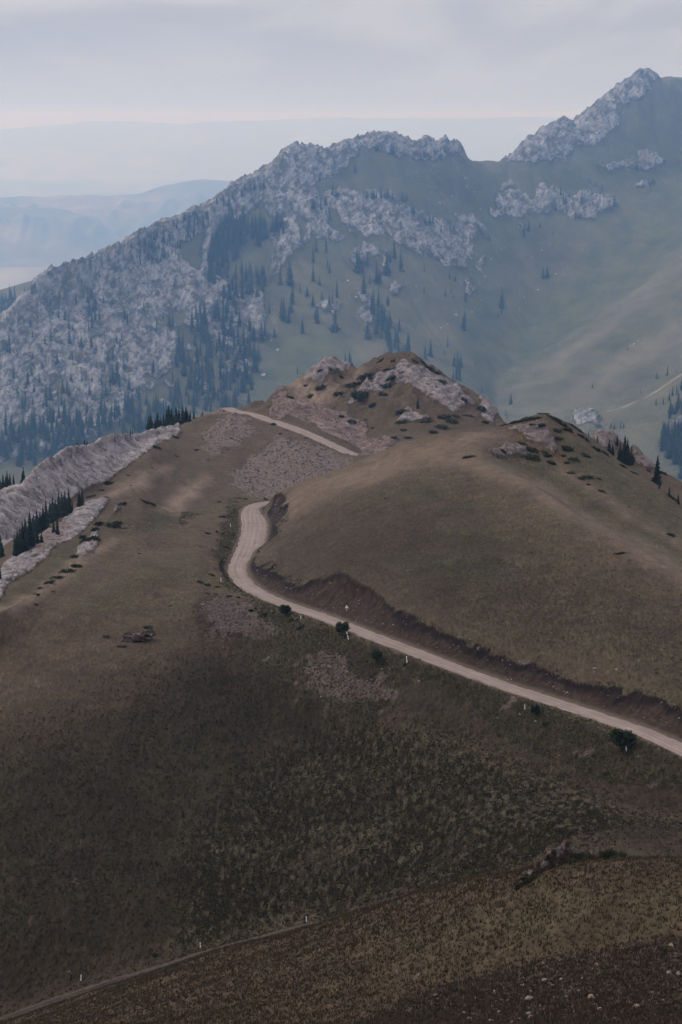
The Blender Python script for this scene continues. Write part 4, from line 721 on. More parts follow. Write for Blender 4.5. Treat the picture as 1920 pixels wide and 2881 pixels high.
mt_sets = [
 (sample_poly(c1(945,1050, 960,850, 1040,790, 1110,780, 1150,810, 1125,900, 1040,1010, 1000,1060), 85, 1, 62, 100, 3), 'blue hazy spruce', 'in the dense stand high on the left mountain face', 'spruces of the dense upper stand'),
 (sample_poly(c1(1150,850, 1160,790, 1300,770, 1305,830, 1230,850, 1190,900), 30, 2, 55, 85), 'blue hazy spruce', 'in the dark band under the bright upper rock', 'spruces of the band under the bright rock'),
 (sample_poly(c1(770,1690, 790,1440, 850,1290, 900,1200, 990,1130, 1080,1190, 1230,1300, 1190,1440, 1150,1600, 1080,1680), 150, 3, 60, 105, 4), 'blue hazy spruce', 'in the broad belt down the middle of the mountain face', 'spruces of the broad central belt'),
 (sample_poly(c1(1010,1040, 1060,1000, 1220,990, 1215,1130, 1120,1150, 1020,1190), 34, 4, 55, 85), 'blue hazy spruce', 'between the pale crags above the central belt', 'spruces between the pale crags'),
 (sample_poly(c1(600,890, 760,800, 980,700, 1150,590, 1230,560, 1240,610, 1060,720, 960,790, 830,900, 740,960, 610,980), 70, 5, 26, 58), 'small hazy spruce', 'near the left skyline ridge of the mountain', 'small spruces along the left skyline ridge'),
 (sample_poly(c1(20,1300, 280,1180, 480,1080, 700,1180, 760,1330, 700,1500, 480,1600, 200,1640, 0,1620), 60, 6, 34, 66, 9), 'scattered hazy spruce', 'on the bare pale rock of the left mountain face', 'scattered spruces on the left rock face'),
 (lst(c1, 405,1150,1085, 421,1345,1265, 424,1260,1185, 413,1205,1130, 428,1190,1120, 270,1215,1170, 300,1225,1165, 520,1520,1430, 538,1500,1375, 570,1450,1375, 640,1590,1500, 628,1560,1520, 128,1520,1450, 232,1590,1500, 215,1620,1540, 300,1660,1580, 310,1560,1480, 105,1630,1560, 320,1330,1270, 30,1370,1320, 780,1255,1185, 795,1255,1180, 705,1460,1390), 'dark hazy spruce', 'in the streaks down the left rock face', 'spruces in the streaks down the left rock face'),
 (sample_poly(c1(0,1900, 0,1720, 180,1680, 350,1660, 480,1630, 640,1600, 790,1660, 760,1760, 620,1750, 480,1780, 300,1850, 150,1900), 170, 7, 60, 95, 3), 'blue hazy spruce', 'in the forest at the foot of the left rock face', 'spruces of the forest at the mountain foot'),
 (lst(c1, 1390,1285,1190, 1262,1303,1245, 1367,1472,1425, 1295,1215,1120, 1306,1225,1110, 1330,1060,915, 1340,1065,960, 1338,1190,1080, 1345,1150,1050, 1328,1235,1150, 1440,960,865, 1470,1065,1010, 1500,915,835, 1515,1010,945, 1505,985,930, 1440,1045,955, 1412,1115,1065, 1380,1100,1045, 1455,910,840, 1460,1235,1140, 1450,1220,1160, 1540,1275,1165, 1550,1120,1040, 1515,1150,1095, 1528,1150,1090, 1438,1160,1100, 1480,1130,1085, 1240,1195,1120, 1290,1060,990), 'blue hazy spruce', 'on the bare slope right of the central belt', 'spruces on the bare slope right of the belt'),
 (lst(c2, 75,1005,870, 86,970,890, 122,975,915, 165,1055,955, 178,1050,980, 213,1015,875, 228,960,880, 245,940,850, 275,995,890, 105,1100,1005, 132,1060,1010, 150,1195,1075, 172,1165,1065, 140,1170,1100, 215,1160,1085, 122,1310,1210, 100,1010,930), 'blue hazy spruce', 'among the crags below the long pale cliff', 'spruces among the crags below the long cliff'),
 (sample_poly(c2(138,1440, 140,1280, 170,1200, 240,1220, 275,1290, 320,1390, 260,1440), 26, 8, 62, 105), 'blue hazy spruce', 'in the clump just above the near rocky dome', 'spruces of the clump above the dome'),
 (lst(c2, -1530,0,0)[:0]+lst(c2, 20,1465,1360, 38,1465,1335, 48,1465,1380), 'blue hazy spruce', 'behind the dip left of the dome top', 'spruces behind the dip of the dome'),
 (lst(c2, 120,665,625, 143,668,615, 152,668,612, 163,666,618, 184,664,606, 200,662,615, 214,664,612, 238,672,618, 280,682,622, 292,686,640, 304,676,638, 328,738,680, 336,735,690), 'blue hazy spruce', 'along the top of the long pale cliff', 'spruces along the top of the long cliff'),
 (lst(c2, 388,788,745, 408,783,735, 422,783,728, 460,818,782, 500,808,780), 'small hazy spruce', 'on the right shoulder of the long pale cliff', 'spruces on the right shoulder of the cliff'),
 (lst(c1, 1440,715,640, 1475,720,655, 1500,700,650, 1515,765,690, 1530,650,590, 1545,660,610, 1472,582,530, 1418,545,520, 1495,690,640, 1555,655,620), 'blue hazy spruce', 'on the ledges left of the long pale cliff', 'spruces on the ledges left of the cliff'),
 (lst(c2, 160,452,392, 168,450,400, 232,462,392, 240,460,400, 385,475,440, 105,467,443, 65,547,492, 115,528,512, 282,414,400, 460,475,450), 'hazy spruce', 'on the rocky plateau at the top of the mountain', 'spruces on the summit plateau'),
 (lst(c2, 1010,650,592, 1022,692,625, 1032,690,640, 986,722,680, 1105,692,630, 1172,672,648, 1200,628,596, 1256,697,655, 1360,533,494, 1075,750,712), 'hazy spruce', 'on the pale cliffs right of the saddle', 'spruces on the cliffs right of the saddle'),
 (lst(c2, 840,842,765, 862,817,770, 915,803,765, 945,825,808, 975,832,812), 'hazy spruce', 'on the grass below the right pale cliffs', 'spruces below the right cliffs'),
 (lst(c2, 740,1170,1062, 735,1175,1120, 722,1215,1185, 760,1168,1150, 738,1200,1160), 'hazy spruce', 'in the file right of the grassy gully', 'spruces in the file right of the gully'),
 (lst(c2, 930,1032,982, 945,1025,960, 950,1030,985), 'small hazy spruce', 'of the trio high on the bare right slope', 'trio of spruces on the bare right slope'),
 (lst(c2, 500,1038,985, 525,1048,1010, 383,1003,960, 382,1102,1068, 480,1120,1085, 507,1098,1060, 518,1125,1095, 571,1140,1068, 567,1268,1155, 560,1265,1200, 490,1348,1282, 412,1392,1293, 387,1405,1338, 475,1385,1360), 'hazy spruce', 'spaced out on the grass below the long cliff', 'spaced spruces below the long cliff'),
 (lst(c2, 305,1378,1283, 290,1378,1320, 262,1395,1310), 'hazy spruce', 'on the grass right above the dome summit', 'spruces above the dome summit'),
 (lst(c2, 535,1420,1345, 520,1440,1370, 548,1440,1375, 530,1500,1410, 545,1505,1430, 515,1510,1450, 540,1470,1400), 'blue hazy spruce', 'in the cluster at the bottom of the gully', 'spruce cluster at the bottom of the gully'),
 (lst(c2, 440,1478,1435, 452,1480,1445, 648,1605,1530, 640,1600,1560, 658,1600,1555), 'hazy spruce', 'close behind the right edge of the dome', 'spruces behind the right edge of the dome'),
 (lst(c2, 780,1612,1562, 755,1665,1628, 762,1680,1650, 730,1700,1672), 'small hazy spruce', 'at the foot of the right grassy slope', 'small spruces at the foot of the right slope'),
 (lst(c2, 1448,1497,1458, 1456,1495,1470, 1500,1478,1430, 1494,1482,1462, 1155,1537,1512, 1315,1366,1338, 1538,1465,1448, 1376,1560,1540), 'small hazy spruce', 'dotted over the right grassy slope', 'small spruces dotted over the right slope'),
 (lst(c2, 1447,1616,1580, 1480,1612,1580, 1240,1722,1690, 1255,1725,1692, 1285,1722,1680, 1298,1722,1682), 'small hazy spruce', 'below the pale track on the right spur', 'small spruces below the pale track'),
 (sample_poly(c2(1495,1690, 1510,1570, 1570,1540, 1640,1560, 1640,1690), 40, 9, 38, 66, 3), 'hazy spruce', 'in the wood at the right edge under the track', 'spruces of the wood under the track'),
 (sample_poly(c2(1470,1830, 1475,1770, 1520,1740, 1650,1760, 1650,1960, 1560,1960), 80, 10, 62, 104, 3), 'blue hazy spruce', 'in the wood beside the right spur crag', 'spruces of the wood beside the right crag')]
far_all = []
for si, (pts, noun, where, grp) in enumerate(mt_sets):
    for k, (u, v, h) in enumerate(pts):
        p = MT.hit(u, v, 1400*KM, 3100*KM); far_all.append((h*random.uniform(.82, 1.12), u, v, p, si, k))
behind = [(u, v, h) for u, v, h in sample_poly(c1(-30,1270, -30,1150, 60,1110, 150,1085, 160,1110, 80,1210), 26, 11, 48, 72)]
for k, (u, v, h) in enumerate(behind):
    p = MT.hit(u, v, 2350*KM, 2750*KM); far_all.append((h, u, v, p, len(mt_sets), k))
mt_sets.append((behind, 'hazy spruce', 'in the wood below the small grassy knoll far left', 'spruces of the wood below the far left knoll'))
far_all.sort(key=lambda a: -a[0]); cap = 298-n_near
obs = {}
for h, u, v, p, si, k in far_all[:cap]:
    r = p.xy.length; o = bpy.data.objects.new('spruce', SPR_FAR[(k+si) % 5][2]); C.objects.link(o); tag(o, cat='tree'); s = h/FPX*r*1.03; put(o, p+Vector((0, 0, -.03*s)), (s*random.uniform(.9, 1.3), s*random.uniform(.9, 1.3), s)); o['pu'], o['pv'], o['ph'] = u, v, h; obs.setdefault(si, []).append(o)
for si, l in obs.items(): name_all(l, *mt_sets[si][1:])
VV, FF, n0 = [], [], 0
for h, u, v, p, si, k in far_all[cap:]:
    vv, ff, _ = SPR_FAR[(k+si) % 5]; s = h/FPX*p.xy.length*1.03; a = random.random()*6.28; w = random.uniform(.9, 1.3); q = vv*np.array([s*w, s*w, s]); q = np.stack([q[:, 0]*math.cos(a)-q[:, 1]*math.sin(a), q[:, 0]*math.sin(a)+q[:, 1]*math.cos(a), q[:, 2]], -1)+np.array(p); VV.append(q); FF.append(ff+n0); n0 += len(q)
tag(mesh_np('distant_forest', np.concatenate(VV), np.concatenate(FF), M_SPF, False), 'small blue hazy spruces scattered over the mountain faces', 'trees', kind='stuff')

# ------------------------------------------------------------------ junipers and bushes
def slope_frame(p, d=1.5):
    zx = float(NT.ground(p.x+d, p.y)-NT.ground(p.x-d, p.y))/(2*d); zy = float(NT.ground(p.x, p.y+d)-NT.ground(p.x, p.y-d))/(2*d); return Vector((-zx, -zy, 1)).normalized()
def juniper(u, v, w, h, rr, k, tilt=0.0, tall=1.0):
    v = v-h*.42; p = NT.hit(u, v, *rr); r = p.xy.length; m = r/FPX; n = slope_frame(p, max(1.0, w*m*.4)); n = (n+Vector((0, 0, .35))).normalized()
    o = bpy.data.objects.new('juniper_patch', JUN[k % 6]); C.objects.link(o); tag(o, cat='shrub'); ar = min(w, h)/max(w, h)
    t = math.radians(tilt+random.uniform(-14, 14))*min(1, 1.2*(h/w)); ln = w*m*(.50 if tall < 2 else .72)/max(math.cos(t), .55); a = math.copysign(1, t)*min(abs(t)*1.9, 1.25)        # a patch seen tilted lies further up the slope at one end
    ez = n; e0 = (Vector((1, 0, 0))-n*n.x).normalized(); e1 = ez.cross(e0); ex = e0*math.cos(a)+e1*math.sin(a); ey = ez.cross(ex)
    if k % 2: ex, ey = -ex, -ey
    R = Matrix((ex, ey, ez)).transposed().to_4x4(); hh = h*m; o.matrix_world = Matrix.Translation(p-ez*.06*hh) @ R @ Matrix.Diagonal((ln*random.uniform(.85, 1.1), max(.42*ln, hh*.75), max(hh*.62, .22)*tall, 1)); o['pu'], o['pv'], o['ph'] = u, v, w*h; return o
def items(ox, oy, sc, *a): return [(ox+a[i]/sc, oy+a[i+1]/sc, a[i+2]/sc, a[i+3]/sc) for i in range(0, len(a), 4)]
B5 = (540, 1380, 4.9); D7 = (760, 990, 2.376)
jun_sets = [
 (items(*D7, 640,190,130,60, 745,80,100,45, 825,75,50,30, 340,135,70,30, 400,125,60,25, 240,250,60,45, 340,265,90,60, 475,185,60,35, 130,325,65,45, 275,315,75,45, 540,250,70,55, 580,240,70,55, 455,300,80,45, 590,325,80,75, 630,310,60,60, 735,250,70,50, 810,200,70,50, 790,250,60,50, 755,310,80,55, 690,375,70,45, 770,140,90,35, 820,125,60,25, 885,155,45,35),
  (880, 1000), 'dark juniper patch', 'on the left half of the rocky dome', 'junipers on the left half of the dome'),
 (items(*D7, 880,430,90,65, 880,490,80,55, 895,540,70,40, 925,595,70,45, 545,490,80,50, 480,445,45,30, 1045,490,55,60, 1165,470,85,70, 1095,560,80,50, 1150,530,100,60, 1215,490,90,60, 1240,450,60,45, 1100,170,60,70, 1150,220,80,45, 1060,130,80,50, 1020,90,70,40, 970,75,60,30, 1300,340,40,40, 1270,300,35,30, 1415,400,60,45, 1330,440,90,28, 1440,490,50,40, 640,465,30,20, 685,518,35,20, 830,585,40,30),
  (815, 1000), 'dark juniper patch', 'on the right half of the rocky dome', 'junipers on the right half of the dome'),
 (items(*D7, 25,505,42,45, 68,555,25,18, 240,585,35,18, 298,632,30,18, 330,705,25,16), (700, 950), 'small dark shrub', 'along the lower edge of the far road', 'shrubs along the far road'),
 (items(*W6, 120,182,110,40, 210,165,120,55, 300,150,140,75, 370,135,110,60, 350,180,120,40, 430,80,110,25, 480,110,70,45, 530,150,100,70, 590,190,70,70, 630,240,70,80, 560,300,60,60, 545,240,70,70, 670,190,90,50, 720,230,90,60, 770,300,80,60, 740,280,70,60, 420,190,50,60), (500, 580), 'dark juniper patch', 'capping the rocky knob on the hill crest', 'junipers capping the rocky knob'),
 (items(*W6, 340,480,110,110, 330,400,140,80, 260,330,90,40, 470,440,70,60, 500,505,90,70, 440,400,60,40, 630,390,120,80, 680,475,60,70, 600,430,60,40, 630,490,60,40, 780,445,110,75, 860,390,90,70, 930,415,80,55, 1085,525,70,55, 1170,570,90,40, 100,395,50,50, 65,437,40,20), (430, 575), 'dark juniper patch', 'scattered just below the rocky knob', 'junipers below the rocky knob'),
 (items(*W6, 660,575,80,50, 740,620,80,45, 795,625,70,75, 800,660,40,30, 910,725,90,45, 885,618,45,35, 1470,775,90,60, 1510,790,60,40, 1410,585,60,60, 1290,555,50,40, 1135,838,22,18), (400, 640), 'dark juniper patch', 'down the right flank of the grassy hill', 'junipers down the right flank'),
 (items(960, 1000, 1.633, 587,482,60,32, 1283,922,58,26, 1515,842,46,36, 1325,945,22,10, 205,660,18,8), (380, 580), 'lone dark juniper patch', 'on the open grass of the big hill', 'lone junipers on the open hill'),
 (items(*W8, 1230,365,95,65, 1380,270,70,40, 860,650,110,70, 800,690,70,40, 720,750,85,60, 845,732,45,16, 1010,565,40,25, 1390,412,40,25, 1195,502,32,18, 1550,370,45,35, 1030,640,28,15, 1050,675,35,14), (620, 900), 'dark shrub', 'on the tan slope beneath the limestone ridge', 'shrubs beneath the limestone ridge'),
 (items(*W8, 965,808,75,65, 1140,780,80,45, 1195,800,80,50, 890,1000,130,110, 930,960,80,70, 780,960,85,70, 750,1010,60,70, 690,1110,120,100, 750,1090,90,80, 650,1080,70,80, 590,1220,60,60, 600,1300,90,70, 530,1350,130,90, 450,1385,100,60, 390,1420,90,55, 330,1470,90,60, 290,1510,60,40), (400, 600), 'dark juniper patch', 'on the crest of the left grassy spur', 'junipers on the crest of the left spur'),
 (items(*W8, 420,1478,40,22, 1100,1177,36,18, 285,1585,42,28, 980,985,50,30, 1340,1590,45,18), (380, 600), 'tiny dark shrub', 'on the grass of the left spur', 'tiny shrubs on the left spur'),
 (items(*B5, 635,118,120,42, 740,138,68,50, 520,142,50,24, 600,172,105,28, 380,182,60,50), (500, 640), 'dark low shrub', 'behind the top of the road bend', 'shrubs behind the top of the bend'),
 (items(*B5, 430,400,100,75, 220,635,110,85, 350,605,45,75, 430,635,80,80, 600,625,100,38, 480,820,120,75, 120,795,40,38, 270,1205,70,90, 115,1305,110,90, 215,1345,100,90, 360,1350,80,45, 405,1300,40,35), (440, 600), 'dark low shrub', 'on the slope left of the road bend', 'shrubs left of the road bend'),
 (items(*B5, 640,1505,60,65, 700,1455,40,35, 840,1535,60,36, 880,1655,50,65, 1000,1765,130,110, 1140,1705,70,55, 820,1685,70,70, 1370,1825,110,90, 1460,1815,80,65, 800,1865,50,40, 1510,1935,170,100, 330,1450,70,45, 220,1450,70,60, 520,1480,90,50), (370, 480), 'dark low shrub', 'on the bank below the road bend', 'shrubs on the bank below the bend'),
 (items(900, 1660, 5.227, 20,530,40,55, 1262,1140,70,75, 230,1010,70,50, 700,1070,80,50), (330, 450), 'small dark shrub', 'on the verge near the white posts', 'small shrubs on the verge'),
 (items(960, 1700, 1.633, 940,562,30,30, 1480,765,34,22, 800,640,30,25, 1220,790,40,30), (280, 380), 'small dark shrub', 'on the bank under the lower straight', 'small shrubs under the lower straight'),
 (items(0, 1700, 1.633, 715,1625,36,26, 490,160,40,22), (280, 480), 'small dark shrub', 'in the dark meadow', 'small shrubs in the meadow'),
 (items(1420, 2340, 4.126, 850,250,200,110, 950,245,150,85, 1200,270,190,120, 1310,310,210,100, 200,480,140,45, 320,435,160,60), (120, 151), 'dark juniper mat', 'beside the rust brown crag', 'juniper mats beside the brown crag'),
 (items(0, 1700, 1.633, 560,205,60,24, 680,120,60,28, 600,160,80,40), (380, 480), 'dark juniper mat', 'beside the small outcrop in the left meadow', 'juniper mats at the meadow outcrop')]
for its, rr, noun, where, grp in jun_sets:
    tl = 34 if 'left half' in where or 'left spur' in where else -38 if 'right half' in where or 'knob' in where or 'flank' in where else 20 if 'brown crag' in where else 12
    name_all([juniper(*it, rr, i*5+int(it[0]), tl, 3.4 if 'crag' in where else 1.0) for i, it in enumerate(its)], noun, where, grp, 'largest')
bushes = [(803,1735,40,40,0,'feathery olive bush overhanging the road edge left of the white sign'), (963,1790,48,46,1,'dark green bush standing on the road edge by a leaning white post'), (1062,1867,38,44,2,'rounded dark bush on the bank between two white posts'), (1505,2012,31,32,1,'small rounded bush below the road with a white post at its left'), (1750,2113,88,74,0,'large round green bush beside the lower road, biggest of all')]
for u, v, w, h, k, lab in bushes:
    p = NT.hit(u, v, 290, 460); m = p.xy.length/FPX; b = bpy.data.objects.new('bush', None); C.objects.link(b); tag(b, lab, 'bush'); b.location = p
    f = bpy.data.objects.new('foliage', BSH[k]); C.objects.link(f); f.parent = b; f.scale = (w*m*.54, w*m*.54, h*m*.52); f.location = (0, 0, h*m*.50); f.rotation_euler = (0, 0, k*2.1)
    bm = bmesh.new()
    for i in range(6):
        a = i*1.05; d = Vector((math.cos(a)*.35, math.sin(a)*.35, 1)).normalized(); M4 = d.to_track_quat('Z', 'Y').to_matrix().to_4x4(); bmesh.ops.create_cone(bm, cap_ends=True, segments=6, radius1=.05, radius2=.02, depth=h*m*.7, matrix=Matrix.Translation(d*h*m*.3) @ M4)
    bm_obj('stem', bm, M_BRK, b)
# ------------------------------------------------------------------ roadside posts and sign
def plain_mat(name, col, rough=.7, sc=9.0, var=.15):
    m, g = new_mat(name); pos = g.add('ShaderNodeTexCoord').outputs['Object']; finish(g, g.val(col, g.rng(g.noise(pos, sc, 4, .6), .3, .7, 1-var, 1+var)), rough, None, spec=.3); return m
M_WHT = plain_mat('white_paint', (.72, .71, .70), .6); M_BLK = plain_mat('black_paint', (.03, .03, .032), .6); M_GRY = plain_mat('galvanised_steel', (.45, .45, .46), .45); M_RED = plain_mat('red_paint', (.35, .04, .03), .5)
def box_bm(sx, sy, z0, z1, taper=1.0, bev=.012, slant=0.0):
    bm = bmesh.new(); bmesh.ops.create_cube(bm, size=1.0)
    for v in bm.verts:
        t = taper if v.co.z > 0 else 1.0; zz = z1 if v.co.z > 0 else z0; v.co = Vector((v.co.x*sx*t, v.co.y*sy*t, zz+(slant*v.co.y if v.co.z > 0 else 0)))
    bmesh.ops.bevel(bm, geom=bm.edges[:], offset=bev, segments=2, affect='EDGES'); return bm
def post(u, v, hpx, lean, lab, rr, band=True):
    p = NT.hit(u, v, *rr); h = hpx/FPX*p.xy.length; r = bpy.data.objects.new('marker_post', None); C.objects.link(r); tag(r, lab, 'post'); r.location = p+Vector((0, 0, -.05)); r.rotation_euler = (0, lean, random.uniform(-.4, .4)); w = .15
    bm_obj('shaft', box_bm(w, .12, 0, h*.74, .96), M_WHT, r); bm_obj('band', box_bm(w*1.0, .124, h*.742, h*.85, .98, .006), M_BLK, r); bm_obj('cap', box_bm(w*.95, .118, h*.852, h*1.02, .9, .012, .35), M_WHT, r)
post(981,1799,20,-.22,'white marker post leaning left beside the dark roadside bush',(330,470)); post(1146,1864,17,-.10,'white marker post on the outer verge with a tiny shrub at its foot',(330,470)); post(1763,2112,14,-.1,'white marker post in front of the large round bush',(290,330)); post(1477,1995,11,0,'short white marker post left of the small rounded bush below the road',(300,400))
post(622,1637,11,0,'thin white marker post on the outside of the road bend',(430,480)); post(847,1741,8,0,'tiny white marker post right of the feathery olive bush',(380,440)); post(649,1482,8,0,'tiny pale marker post on the green verge left of the upper bend',(480,560))
post(228,2760,17,.05,'leftmost white marker post beside the dirt track',(280,330)); post(565,2668,16,-.08,'middle white marker post beside the dirt track',(290,330)); post(863,2596,17,-.05,'rightmost white marker post where the dirt track disappears',(295,335))
p = NT.hit(976,1719,370,450); h = 18/FPX*p.xy.length; r = bpy.data.objects.new('road_sign', None); C.objects.link(r); tag(r, 'small triangular white road sign on a post in the cut bank', 'road sign'); r.location = p+Vector((0, 0, -.05))
bm = bmesh.new(); bmesh.ops.create_cone(bm, cap_ends=True, segments=10, radius1=.06, radius2=.055, depth=h*.9, matrix=Matrix.Translation((0, 0, h*.45))); bm_obj('pole', bm, M_GRY, r)
def tri_bm(s, y, t):
    bm = bmesh.new(); P = [(-s*.5, 0), (s*.5, 0), (0, s*.9)]; a = [bm.verts.new((x, y, z)) for x, z in P]; b = [bm.verts.new((x, y+t, z)) for x, z in P]; bm.faces.new(a); bm.faces.new(b[::-1])
    for i in range(3): bm.faces.new((a[i], b[i], b[(i+1) % 3], a[(i+1) % 3]))
    bmesh.ops.recalc_face_normals(bm, faces=bm.faces[:]); return bm
pl_ = bm_obj('panel', tri_bm(.74, -.1, .02), M_WHT, r); pl_.location = (0, 0, h*.52)

# ------------------------------------------------------------------ rocks
def rock_mat(name, stops, sc=2.2, rusty=None):
    m, g = new_mat(name); pos = g.add('ShaderNodeNewGeometry').outputs['Position']; oi = g.add('ShaderNodeObjectInfo')
    n = g.noise(g.scale(pos, (1, 1, 1.6)), sc, 6, .68, .5); col = g.ramp(n, stops); lich = g.noise(pos, sc*2.2, 4, .7); col = g.mix(g.math('MULTIPLY', g.step(lich, .58, .68), .6), col, (.05, .042, .034))
    if rusty: col = g.mix(g.step(g.noise(g.add('ShaderNodeTexCoord').outputs['Object'], 1.1, 3, .6), .36, .46), col, g.ramp(n, rusty))
    col = g.val(col, g.rng(oi.outputs['Random'], 0, 1, .75, 1.2)); finish(g, col, .92, g.math('ADD', n, g.math('MULTIPLY', lich, .4)), .8, .12, .15); return m
M_STN = rock_mat('pale_stone', [(.3, (.075, .062, .053)), (.5, (.165, .138, .118)), (.7, (.29, .25, .215))], 3.0); M_STW = rock_mat('whitish_stone', [(.3, (.11, .10, .09)), (.5, (.22, .20, .18)), (.7, (.34, .315, .285))], 3.0); M_STT = rock_mat('tan_stone', [(.3, (.09, .06, .042)), (.5, (.19, .13, .09)), (.7, (.28, .20, .145))], 3.0)
M_CRG = rock_mat('crag_rock', [(.3, (.04, .034, .03)), (.5, (.10, .088, .08)), (.7, (.21, .19, .18))], 1.6, [(.3, (.013, .0085, .006)), (.5, (.032, .020, .014)), (.72, (.075, .050, .037))]); M_LMS = rock_mat('limestone_block', [(.3, (.20, .19, .185)), (.5, (.34, .32, .31)), (.7, (.45, .43, .42))], .6)
def rock_arrays(seed, sub=3, rough=.5, cuts=7):
    q = np.random.default_rng(seed); bm = bmesh.new(); bmesh.ops.create_icosphere(bm, subdivisions=sub, radius=1.0); v = np.array([x.co[:] for x in bm.verts]); f = np.array([[x.index for x in p.verts] for p in bm.faces]); bm.free()
    for i in range(cuts):
        n = q.normal(0, 1, 3); n /= np.linalg.norm(n); d = q.uniform(.52, .85); e = v@n-d; v = v-np.maximum(e, 0)[:, None]*n*.95
    o = q.random(2)*30; v = v*(1+rough*.35*fbm(v[:, 0]*1.7+v[:, 2]+o[0], v[:, 1]*1.7-v[:, 2]*.7+o[1], 4, seed)+rough*.12*fbm(v[:, 0]*6+o[1], (v[:, 1]+v[:, 2])*6, 3, seed+1))[:, None]; return v, f
RK = [mesh_np('stone', *rock_arrays(200+i), M_STN, False, link=False) for i in range(5)]; RKW = [mesh_np('stone', *rock_arrays(210+i), M_STW, False, link=False) for i in range(2)]; RKT = [mesh_np('stone', *rock_arrays(220+i), M_STT, False, link=False) for i in range(2)]; RKB = [mesh_np('boulder', *rock_arrays(230+i, 2), M_LMS, False, link=False) for i in range(4)]
def stone(T_, u, v, w, rr, me, flat=.6, cat='stone', nm='stone'):
    p = T_.hit(u, v, *rr); m = p.xy.length/FPX; o = bpy.data.objects.new(nm, me); C.objects.link(o); tag(o, cat=cat); s = w*m*.5; o.scale = (s, s*random.uniform(.7, 1), s*flat); o.location = p+Vector((0, 0, s*flat*.12)); o.rotation_euler = (random.uniform(-.2, .2), random.uniform(-.2, .2), random.random()*6.28); o['pu'], o['pv'], o['ph'] = u, v, w; return o
ST = (1200, 2600, 2.178)
def its3(ox, oy, sc, *a): return [(ox+a[i]/sc, oy+a[i+1]/sc, a[i+2]/sc) for i in range(0, len(a), 3)]
name_all([stone(NT, *it, (90, 240), RK[i % 5]) for i, it in enumerate(its3(*ST, 957,335,27, 725,346,48, 630,462,80, 405,506,32, 570,582,36, 240,550,52, 290,552,30, 60,440,42, 120,530,22, 850,410,17, 880,409,20, 1065,525,42, 1245,482,42, 1035,494,32, 810,499,24, 890,490,27, 905,540,24, 1295,190,22, 1090,364,17, 1128,374,22, 600,330,24, 1525,184,30, 1490,300,42, 1545,306,50, 1092,262,22, 860,446,42, 420,414,27, 340,409,27, 590,380,42, 270,588,62, 400,598,52, 1380,420,28, 1450,470,34, 1180,410,26, 1330,360,24, 180,470,24, 760,560,30, 980,560,28, 1160,580,36, 1400,560,40, 700,500,24, 500,470,26))],
  'pale weathered stone', 'strewn over the stony near slope', 'pale stones strewn over the near slope', 'largest')
name_all([stone(NT, *it, (90, 240), RKW[i % 2], .8) for i, it in enumerate(its3(*ST, 628,552,38, 443,544,40, 825,344,36, 525,612,46))], 'whitish stone', 'on the stony near slope', 'whitish stones on the near slope')
name_all([stone(NT, *it, (90, 240), RKT[i % 2], .6) for i, it in enumerate(its3(*ST, 640,574,50, 720,242,32, 1045,254,50, 757,366,30, 1010,452,62, 1285,508,56, 638,414,27, 935,409,30, 1500,134,50))], 'tan stone', 'on the stony near slope', 'tan stones on the near slope')
name_all([stone(NT, *it, (330, 450), RKW[i % 2], .8) for i, it in enumerate(its3(900, 1660, 5.227, 540,445,26, 520,478,30, 577,472,26, 475,485,18))], 'whitish stone', 'in the heap at the foot of the cut bank', 'whitish stones under the cut bank')
name_all([stone(NT, *it, (330, 450), RK[i % 5], .7) for i, it in enumerate(its3(900, 1660, 5.227, 380,802,42, 400,942,28, 408,972,26, 340,936,22, 452,1025,30, 300,1055,50, 150,1135,60, 360,1130,52, 410,1200,36, 910,1165,44, 1030,1165,36, 1000,1050,32))], 'pinkish stone', 'on the bank below the roadside bushes', 'stones on the bank below the bushes')
name_all([stone(NT, *it, (280, 400), RKW[i % 2] if i % 3 == 0 else RK[i % 5], .7) for i, it in enumerate(its3(960, 1700, 1.633, 783,346,8, 1040,408,16, 1025,400,10, 975,380,14, 990,388,12, 1165,296,20, 1265,300,12, 822,505,10, 1030,412,11))], 'pale stone', 'along the cut bank of the lower straight', 'pale stones along the lower cut bank')
name_all([stone(MT, *it, (1500*KM, 3100*KM), RKB[i % 4], .9, 'boulder', 'boulder') for i, it in enumerate(its3(960, 150, 1.633, 875,938,13, 924,873,10, 922,905,9, 690,948,11, 645,1133,9, 600,1190,12, 528,1205,20, 460,1263,11, 490,1246,11, 525,738,12, 452,688,16, 575,614,18, 612,638,10, 570,575,12, 640,718,10, 842,1123,12, 905,1087,12, 987,1017,13, 350,1397,10, 452,1418,12, 510,658,9, 822,1178,10, 886,1463,9, 1350,1340,18, 1330,1346,10, 32,1048,18, 70,1120,14, 345,1072,10))], 'white boulder', 'on the grassy mountain slopes', 'white boulders on the mountain slopes', 'largest')
name_all([stone(MT, *it, (1500*KM, 3100*KM), RKB[i % 4], .9, 'boulder', 'boulder') for i, it in enumerate(its3(0, 150, 1.633, 1212,1480,26, 1246,1322,13, 1276,1363,15, 1262,1168,11, 1335,1180,22, 1158,1440,12, 1490,1165,30, 1530,1190,26))], 'white boulder', 'among the spruces of the central slope', 'white boulders among the spruces')
